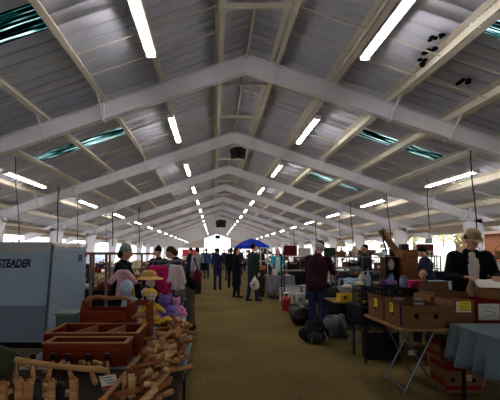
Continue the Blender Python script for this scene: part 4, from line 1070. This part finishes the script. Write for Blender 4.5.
crate('second black slatted crate from the aisle on the black cloth table', (2.50,5.72,ZK), m_blk)
crate('black slatted crate carrying the pink box', (2.83,5.72,ZK), m_blk, h=.24)
t = T('pink_box', 'bright pink box on the last black crate', 'box', (2.86,5.70,ZK+.242)); MB().box((0,0,.045),(.2,.15,.09)).build('shell', M('pink_card',(206,60,110),.6), t, bevel=.004); MB().box((0,0,.095),(.206,.156,.012)).build('lid', M('pink_card',(206,60,110),.6), t)
g_jar('pale blue jar beside the pink box on the crate', (2.74,5.80,ZK+.242), 0, 'pale blue', .7)
fill(2.06, 2.62, 5.6, 5.84, ZK+.262, 'the two black crates', 91, [1,13,14,12], .19, .24, 0, 0, .8, 1.)
g_fold('yellow cloth in the black crate', (2.2,5.7,ZK+.014), 0, 'yellow', .6); 
# table with yellow tray
scissor_table('folding table with steel scissor legs carrying the yellow tray', 1.9, 3.0, 6.28, 6.9, .72, None, .28)
t = T('yellow_tray', 'bright yellow plastic parts tray at the aisle corner of its table', 'tray', (2.13,6.385,.72)); myel = M('tray_yellow',(214,176,40),.5)
m = MB()
for s in (-1,1): m.box((0,s*.09,.06),(.3,.01,.12)); m.box((s*.145,0,.06),(.01,.17,.12))
m.box((0,0,.006),(.29,.18,.012)); m.build('tray', myel, t)
for x in (-.05,.05): MB().box((x,0,.05),(.008,.168,.09)).build('divider', myel, t)
for x in (-.07,.07): MB().box((x,-.096,.07),(.06,.003,.04)).build('window', m_blk, t)
t = T('laundry_tub', 'round grey tub heaped with pale clothes behind the yellow tray', 'tub', (2.32,6.66,.72)); MB().lathe([(.18,0),(.2,.02),(.245,.2),(.255,.21),(.235,.21),(.19,.03)], (0,0,0), 24).build('tub', M('tub_greyish',(150,150,158),.5), t)
for i,(dx,dy,c) in enumerate(((-.07,-.02,'white'),(.09,.03,'cream'),(.0,.08,'pale blue'))): g_fold('%s garment heaped in the round grey tub' % c, (2.3+dx*.6,6.62+dy*.6,.86+.045*i), i, c, .95)
fill(2.58, 2.9, 6.3, 6.88, .72, 'the yellow tray table', 93, [4,8,0,5], .36, .32, 0, 0)
# dark wooden case and tall box on the table behind
plain_table('sturdy brown table carrying the tall wooden case', 3.05, 4.3, 6.75, 7.35, .75)
tall = wood('tall_case_wood', (92,56,32), (140,92,54), 2)
t = T('tall_wooden_case', 'tall plain brown wooden case standing on the sturdy table', 'wooden case', (3.36,6.98,.75)); MB().box((0,0,.39),(.26,.3,.78)).build('body', tall, t, bevel=.006); MB().box((0,-.156,.39),(.2,.012,.68)).build('door', tall, t, bevel=.004); MB().ell((.08,-.17,.4),(.012,.012,.012),8,6).build('knob', m_steel, t)
t = T('small_black_box', 'small black box on top of the tall wooden case', 'box', (3.32,6.98,1.53)); MB().box((0,0,.05),(.13,.12,.10)).build('shell', m_blk, t, bevel=.006); MB().box((0,0,.103),(.136,.126,.008)).build('lid', m_blk, t)
t = T('display_case', 'dark wooden display case with open shelves beside the tall wooden case', 'display case', (3.08+.0,7.0,.75)); dk = wood('dark_case_wood', (44,28,20), (74,48,32), 3)
for x in (-.12,.12): MB().box((x,0,.33),(.015,.22,.66)).build('side_panel', dk, t)
MB().box((0,.105,.33),(.24,.012,.66)).build('back_panel', dk, t)
for z in (.008,.22,.44,.652): MB().box((0,0,z),(.225,.2,.014)).build('shelf', dk, t)
for z, f, c, nm in ((.016,g_jar,'white','bottom'),(.228,g_jar,'pale blue','middle'),(.448,g_vase,'cream','top')): f('%s %s on the %s shelf of the dark display case' % (c, 'vase' if f is g_vase else 'jar', nm), (3.08,6.97,.75+z), 0, c, .7)
fill(3.55, 4.25, 6.8, 7.3, .75, 'the sturdy brown table', 95, [0,3,11,15,8], .4, .5, 0, 0, 1., 1.2)
# plank stand
plain_table('low plank table behind the tall wooden case', 3.9, 5.0, 8.2, 8.9, .74)
t = T('plank_easel', 'rough brown plank leaning slantwise on thin dark struts above the goods', 'plank', (4.36,8.5,.74))
MB().bar((.06,0,.02),(-.80,0,1.23),.13,.05,(0,1,0)).build('plank', wood('rough_plank',(104,72,48),(150,108,74),2), t)
for x in (-1.0,-.45): MB().bar((x+.0,.14,.01) if x > -.5 else (-.42,.2,.01),(-.78,.04,1.2),.022,.022).build('strut', m_blkm, t)
MB().bar((-.42,-.2,.01),(-.78,-.03,1.2),.022,.022).build('strut', m_blkm, t)
# further aisle tables
def shelf(label, x0, x1, y, z0, zs, d=.32, mt=None, h=None):
    mt = mt or m_steel
    t = T('shelf_unit', label, 'shelf', ((x0+x1)/2, y, z0)); hx = (x1-x0)/2
    top = (h or zs[-1]+.02)
    for sx in (-1,1):
        for sy in (-1,1): MB().box((sx*(hx-.012),sy*(d/2-.012),top/2),(.022,.022,top)).build('upright', mt, t)
    for z in zs: MB().box((0,0,z),(2*hx-.048,d,.018)).build('shelf_board', mt, t)
    return t
def stall(desc, x0, x1, y0, y1, seed, clothm=None, shelves=None, kinds=None, dx=.25, dy=.29):
    plain_table('goods table of the '+desc, x0, x1, y0, y1, TZ)
    z = TZ
    if clothm is not None:
        cloth('cloth draped over the table of the '+desc, x0, x1, y0, y1, TZ, .55, clothm, seed=seed); z = TZ+.012
    if shelves:
        yb = y1-.18
        shelf('two tier shelf on the '+desc, x0+.05, x1-.05, yb, z, (.03,.36,.66), .30)
        for i, zz in enumerate((.36,.66)): fill(x0+.09, x1-.09, yb-.13, yb+.13, z+zz+.01, 'the %s %s shelf' % (desc, ('lower','upper')[i]), seed*7+i, [1,0,10,13,4,12,14,16]+([3,2,9,6,11] if i else []), dx, .26, 0, .04, .7, 1.)
        fill(x0+.04, x1-.04, y0+.03, y1-.36, z, 'the '+desc, seed*7+5, kinds, dx, dy, 0, .05)
    else: fill(x0+.03, x1-.03, y0+.03, y1-.03, z, 'the '+desc, seed*7+5, kinds, dx, dy, 0, .08)
cg, cb, cw = M('cloth_grey',(112,114,124),.9), M('cloth_navy',(40,46,72),.9), M('cloth_offwhite',(176,172,168),.9)
stall('navy cap stall', 2.45, 3.75, 7.75, 8.6, 101, m_dark, True)
stall('stall past the navy cap man', 2.35, 3.7, 9.3, 10.1, 102, m_dark, True)
# white shelf rack
t = T('white_shelf_rack', 'white free standing shelf rack past the man in the navy cap', 'shelf', (2.35,11.1,0)); mw_ = M('rack_white',(206,204,204),.5)
for sx in (-1,1):
    for sy in (-1,1): MB().box((sx*.43,sy*.2,.72),(.03,.03,1.44)).build('upright', m_blkm, t)
for z in (.35,1.0,1.39): MB().box((0,0,z),(.82,.42,.025)).build('shelf_board', mw_, t)
g_case('dark red case standing on top of the white shelf rack', (2.12,11.05,1.404), .1, 'dark red', .8); g_carton('white carton on top of the white shelf rack', (2.52,11.1,1.404), -.1, 'white', .95)
g_radio('black radio on the middle shelf of the white rack', (2.2,11.1,1.014), .1, 'black', 1.); g_tv('brown television on the middle shelf of the white rack', (2.55,11.1,1.014), 0, 'brown', .9)
g_tub('white tub on the bottom shelf of the white rack', (2.2,11.1,.364), 0, 'white', .95); g_carton('white carton on the bottom shelf of the white rack', (2.58,11.1,.364), .1, 'white', 1.)
for i,(x,y,w_) in enumerate(((2.0,10.75,'beside the dark bags'),(2.28,10.6,'under the white rack'),(2.12,12.2,'by the grey cloth table'))):
    t = T('white_carton', 'white upright carton on the floor '+w_, 'box', (x,y,0)); MB().box((0,0,.21),(.2,.24,.42)).build('shell', pm('white'), t, bevel=.005); MB().box((0,-.1215,.25),(.09,.003,.1)).build('paper_label', m_card, t)
t = T('red_canister', 'red canister on the floor beside the white cartons', 'canister', (1.86,10.3,0)); mrd = M('canister_red',(150,34,40),.4); MB().lathe([(.10,0),(.11,.02),(.11,.3),(.05,.36),(.04,.4)]).build('body', mrd, t); MB().lathe([(.045,.395),(.047,.4),(.047,.43),(.03,.435)]).build('lid', m_blk, t)
# blue lady's table
plain_table('table of the woman in the turquoise jacket', 1.78, 2.6, 12.95, 13.6, TZ); cloth('grey cloth over the table of the woman in turquoise', 1.78, 2.6, 12.95, 13.6, TZ, .56, cg, seed=77)
fill(1.82, 2.56, 13.0, 13.55, TZ+.012, 'the turquoise woman table', 78, [1,6,10,14,9], .25, .27)
t = T('orange_crate', 'orange wooden crate at the aisle side of the table of the woman in turquoise', 'crate', (1.56,13.6,0)); 
MB().box((0,0,.45),(.3,.3,.9)).build('stand', dk, t); MB().box((0,0,.97),(.34,.34,.14)).build('top_board', wood('orange_wood',(150,92,40),(196,132,66)), t)
t = T('white_rack', 'white framed window style rack beyond the man in dark green', 'rack', (2.05,17.4,0))
for x in (-.3,0,.3): MB().box((x,0,.85),(.04,.04,1.7)).build('upright', mw_, t)
for z in (.5,1.1,1.68): MB().box((0,.03,z),(.6,.03,.05)).build('crossbar', mw_, t)
for i, (y, cl, sh) in enumerate(((15.4,m_dark,True),(18.6,cb,True),(21,cg,False),(23.5,m_dark,True),(26.5,cw,False),(30,cb,True),(34,cg,True))):
    stall('%s far stall' % ORD[i], 2.3, 3.7, y, y+.85, 110+i, cl, sh, None, .36, .4)
for i, (x0, x1, y, sh) in enumerate(((4.6,6.0,6.1,True),(5.2,6.6,7.7,True),(4.4,5.8,9.6,True),(5.0,6.6,11.2,True),(4.6,6.2,13.2,True),(5.0,6.8,15.8,True),(5.0,6.8,19.5,True))):
    stall('%s inner stall' % ORD[i], x0, x1, y, y+.85, 130+i, (m_dark,cb,None,cg)[i%4], sh, None, .36, .4)
# bags on the floor
def sack(label, loc, mt, s, seed, cat='bag'):
    r = random.Random(seed); m = MB(); m.ell((0,0,.2),(.25,.21,.2),18,12)
    for i in range(9):
        a = i*.75+r.uniform(0,.5); m.ell((.15*math.cos(a),.13*math.sin(a),r.uniform(.08,.33)),(r.uniform(.08,.13),r.uniform(.08,.13),r.uniform(.08,.14)),12,8)
    m.cone((.02,0,.3),(.07,.03,.43),.14,.03,10)
    p = [r.uniform(0,6) for _ in range(4)]
    m.v = [((x*(1+.10*math.sin(9*z+p[0])+.05*math.sin(17*y+p[1])+.03*math.sin(34*z+15*y)))*s, (y*(1+.1*math.sin(11*z+p[2])))*s, max(0, z+.018*math.sin(21*x+p[3]))*s) for x,y,z in m.v]
    t = T('rubbish_bag', label, cat, loc, r.uniform(0,3)); remesh(m, 'sack', mt, .018, t, 1)
    return t
m_bag = M('bin_bag_black', (11,11,13), .35); m_gbag = M('bin_bag_grey', (66,70,76), .4)
sack('black bin bag on the dirt floor left of the man in the navy cap', (1.78,8.35,0), m_bag, 1.0, 1); sack('grey bin bag slumped behind the black bin bag', (2.08,8.9,0), m_gbag, 1.05, 2)
sack('grey bin bag standing under the table edge right of the navy cap man', (2.14,7.14,0), m_gbag, .92, 3)
t = T('backpack', 'black backpack lying on the dirt floor before the man in the navy cap', 'bag', (1.67,6.72,0), R(12))
m = MB(); m.ell((0,0,.15),(.27,.19,.15),18,12); m.ell((.03,.03,.26),(.17,.13,.13),14,10); m.v = [(x,y,max(0,z)) for x,y,z in m.v]; remesh(m, 'sack', M('backpack_black',(24,24,30),.8), .014, t, 2)
m = MB(); m.ell((-.05,-.15,.12),(.14,.07,.09),14,8); remesh(m, 'front_pocket', M('backpack_pocket',(46,48,54),.8), .012, t, 1); MB().tube([(-.1,.02,.3),(-.05,.0,.40),(.05,.0,.42),(.12,.02,.34)], .012, 6).build('strap', MATS['backpack_black'], t)
for q in (-1,1): MB().tube([(q*.1,-.16,.2),(q*.14,-.2,.1),(q*.12,-.19,.02)], .012, 6).build('strap', M('strap_grey',(110,112,116),.8), t)

# ------------------------------------------------------------------ right: people
root, H, U, AR, k = person('man in a tan cap and navy jacket reading papers behind the box table', 3.43, 5.40, R(170), 1.79, .10, M('jacket_ink', (17,18,28), .85), M('trousers_stone',(96,88,76),.9), c_shoe, h_dk, 0, M('cap_tan', (160,142,104), .85), 'brim',
    (((-.28,.2,-1),(.5,1,.05)), ((.28,.2,-1),(-.5,1,.05))), (.34, .12), vox=.009, shirt=M('shirt_stone', (226,214,204), .85), eyes=True, build=1.12)
m = MB(); q = []
t = T('open_booklet', 'open white booklet held by the man in the tan cap', 'booklet', (3.36,4.92,1.10), R(172), None, (R(-28),0,R(172)))
for s in (-1,1): MB().box((s*.07,0,.012),(.14,.2,.012),(0,s*R(-9),0)).build('page', m_paper, t)
MB().box((0,0,-.004),(.012,.24,.006)).build('spine', pm('pale blue'), t)
person('man in a dark maroon jacket, navy cap and jeans at the right stalls, back turned', 1.93, 7.52, R(-38), 1.70, .16, M('jacket_deep_maroon', (44,22,28), .9), c_jean, c_shoe, M('hair_white',(170,166,162),.8), 0, M('cap_navy',(30,36,78),.8), 'brim', FWD, (.25,-.2), vox=.01, build=1.1)
person('woman in a turquoise jacket with fair hair standing behind the grey cloth table', 2.24, 13.95, R(165), 1.60, 0, M('jacket_turquoise',(58,160,190),.8), c_char, c_shoe, h_bl, .05, None, None, FWD, (.1,0), shirt=pm('white'))
person('person in dark clothes and cap browsing beyond the black crates', 4.93, 9.2, R(80), 1.62, .15, c_navy, c_char, c_shoe, h_dk, 0, c_blk, 'knit', FWD, (.2,0))
person('child in a brown top between the black crates and the tall case', 3.26, 6.24, R(150), 1.24, .05, M('top_brown',(84,60,54),.9), c_jean, c_shoe, h_br, .03, None, None, FWD, (.1,0))
for i, (x, y, yw, h, mt, tx) in enumerate(((4.2,11.0,R(100),1.7,c_char,'charcoal jacket between the inner row stalls'),(4.0,17,R(200),1.66,c_navy,'navy jacket behind the first far stall'),(4.1,25.1,R(120),1.68,M('jacket_maroon',(60,26,32),.9),'maroon jacket behind the far stalls'))):
    person('seller in a '+tx, x, y, yw, h, .05, mt, c_char, c_shoe, h_dk, 0, None, None, FWD, (.1,0), vox=.014)

# ------------------------------------------------------------------ canopy, banner, outside
t = T('blue_canopy', 'bright blue pop up canopy tent down the aisle', 'canopy', (3.6,38,0)); m_can = M('canopy_blue',(18,52,190),.7,var=.05)
m = MB(); vs = [(-1.5,-1.5,2.0),(1.5,-1.5,2.0),(1.5,1.5,2.0),(-1.5,1.5,2.0),(-.75,-.75,2.52),(.75,-.75,2.52),(.75,.75,2.52),(-.75,.75,2.52),(0,0,2.8)]
vs += [(-1.5,-1.5,1.78),(1.5,-1.5,1.78),(1.5,1.5,1.78),(-1.5,1.5,1.78)]
m.add(vs, [(0,1,5,4),(1,2,6,5),(2,3,7,6),(3,0,4,7),(4,5,8),(5,6,8),(6,7,8),(7,4,8),(9,10,1,0),(10,11,2,1),(11,12,3,2),(12,9,0,3)])
o = m.build('fabric', m_can, t); o.modifiers.new('s','SOLIDIFY').thickness = .01
for x in (-1.46,1.46):
    for y in (-1.46,1.46): MB().box((x,y,1.0),(.04,.04,2.0)).build('leg', m_steel, t)
stall('stall under the blue canopy', 2.7, 4.5, 37.6, 38.5, 160, cb, False)
t = T('red_banner', 'red banner panel stretched between two poles far on the left', 'banner', (-1.85,30.5,0)); MB().box((0,0,1.4),(1.0,.02,.62)).build('panel', M('banner_red',(190,70,78),.8), t)
for x in (-.52,.52): MB().cone((x,0,0),(x,0,1.75),.02,.02,8).build('pole', m_steel, t)
def vehicle(name, label, cat, x, y, rz, mt, prof, wd=1.75, glass=None, wheels=(.75,3.3)):
    t = T(name, label, cat, (x,y,0), rz); L = max(p[0] for p in prof)
    MB().prism([(p[0]-L/2,p[1]) for p in prof], -wd/2, wd/2).build('body', mt, t, bevel=.05)
    mg = M('vehicle_glass',(40,48,58),.1)
    for s in (-1,1): MB().prism([(p[0]-L/2,p[1]) for p in glass], s*wd/2-.01*(s<0)-.0, s*wd/2+.012*(s>0)+.0).build('window', mg, t)
    for xw in wheels:
        for s in (-1,1):
            q = MB().lathe([(.12,-.1),(.3,-.1),(.32,-.07),(.32,.07),(.3,.1),(.12,.1)], (0,0,0), 20); q.xf(Matrix.Translation((xw-L/2,s*(wd/2-.08),.32))@Matrix.Rotation(R(90),4,'X')).build('wheel', m_blk, t)
    return t
carp = [(0,.35),(4.2,.35),(4.25,.75),(4.1,.95),(3.1,1.02),(2.5,1.42),(1.1,1.45),(.45,1.0),(.05,.9)]; carg = [(.75,1.02),(2.85,1.04),(2.42,1.36),(1.15,1.38)]
vanp = [(0,.35),(4.9,.35),(4.95,.9),(4.5,1.15),(4.0,1.95),(3.7,2.1),(.1,2.1),(0,1.9)]; vang = [(3.3,1.2),(4.25,1.2),(3.95,1.8),(3.3,1.8)]
m_vw = M('vehicle_white',(224,224,226),.3,var=.02)
vehicle('parked_car','white parked car outside behind the trailer','car',-14.5,37,R(20),m_vw,carp,glass=carg); vehicle('parked_car','pale blue parked car outside on the left','car',-14,47,R(100),M('vehicle_blue',(150,172,206),.3),carp,glass=carg)
vehicle('parked_van','white van parked outside beyond the left columns','van',-15.5,56,R(80),m_vw,vanp,glass=vang,wheels=(.9,3.9)); vehicle('parked_car','dark grey car parked outside between the white vehicles','car',-13.5,30.5,R(75),M('vehicle_grey',(80,84,92),.3),carp,glass=carg)
t = T('wooden_shed', 'brown wooden shed outside beyond the right columns', 'shed', (14.6,18.6,0)); mshed = wood('shed_wood',(120,74,52),(164,108,80),1.2)
MB().box((0,0,1.15),(4.2,3,2.3)).build('wall', mshed, t); MB().prism([(-2.3,2.3),(2.3,2.3),(0,3.0)], -1.7, 1.7).build('roof', M('shed_roof',(120,92,80),.8), t); MB().box((-.6,-1.51,.95),(.9,.04,1.9)).build('door', wood('shed_door',(96,60,44),(128,84,62)), t)
# trees
leafm = M('leaves_pale', (222,222,172), .8, var=.25, scale=1.2); bark = M('bark', (104,88,72), .9)
def tree_proto(label, seed):
    r = random.Random(seed); t = T('tree', label, 'tree'); 
    m = MB(); m.tube([(0,0,0),(.1,0,1.2),(.0,.1,2.6),(.15,0,4.2)], [.22,.17,.14,.06], 8)
    for i in range(6):
        a = i*1.05; m.tube([(0,0,1.8+i*.35),(math.cos(a)*.9,math.sin(a)*.9,2.6+i*.4),(math.cos(a)*1.6,math.sin(a)*1.6,3.1+i*.42)],[.08,.05,.02],6)
    m.build('trunk', bark, t); m = MB()
    for i in range(1500):
        a, u = r.uniform(0,2*PI), r.random()**.4; ph = math.acos(r.uniform(-.75,1)); lob = 1+.25*math.sin(3*a)+.2*math.sin(5*ph+a)
        p = V((2.4*u*lob*math.sin(ph)*math.cos(a), 2.4*u*lob*math.sin(ph)*math.sin(a), 3.9+2.2*u*lob*math.cos(ph)))
        q = Euler((r.uniform(0,6),r.uniform(0,6),r.uniform(0,6))).to_matrix(); s = r.uniform(.12,.26)
        m.add([p+q@V((-s,0,0)),p+q@V((0,-s*.5,.03)),p+q@V((s,0,0)),p+q@V((0,s*.5,.03))],[(0,1,2,3)])
    m.build('foliage', leafm, t); return t
spots = [(24,30,1.3,'behind the wooden shed'),(22,36,1.0,'first past the shed'),(26,42,1.4,'second past the shed'),(23,48,1.1,'third past the shed'),(28,56,1.5,'fourth past the shed'),(24,64,1.2,'far beyond the right columns'),(30,24,1.4,'out beyond the shed roof'),(37,34,1.5,'in the back row past the shed'),(40,58,1.7,'deep in the back row of trees')]
tp = None
for i, (x, y, s, w_) in enumerate(spots):
    lab = 'pale yellow green tree outside, '+w_
    if tp is None: tp = tree_proto(lab, 5); o = tp; o.location = (x,y,0)
    else: o = dup(tp, (x,y,0), lab, rz=i*1.3)
    o.scale = (s,)*3; o['group'] = 'trees outside on the right'
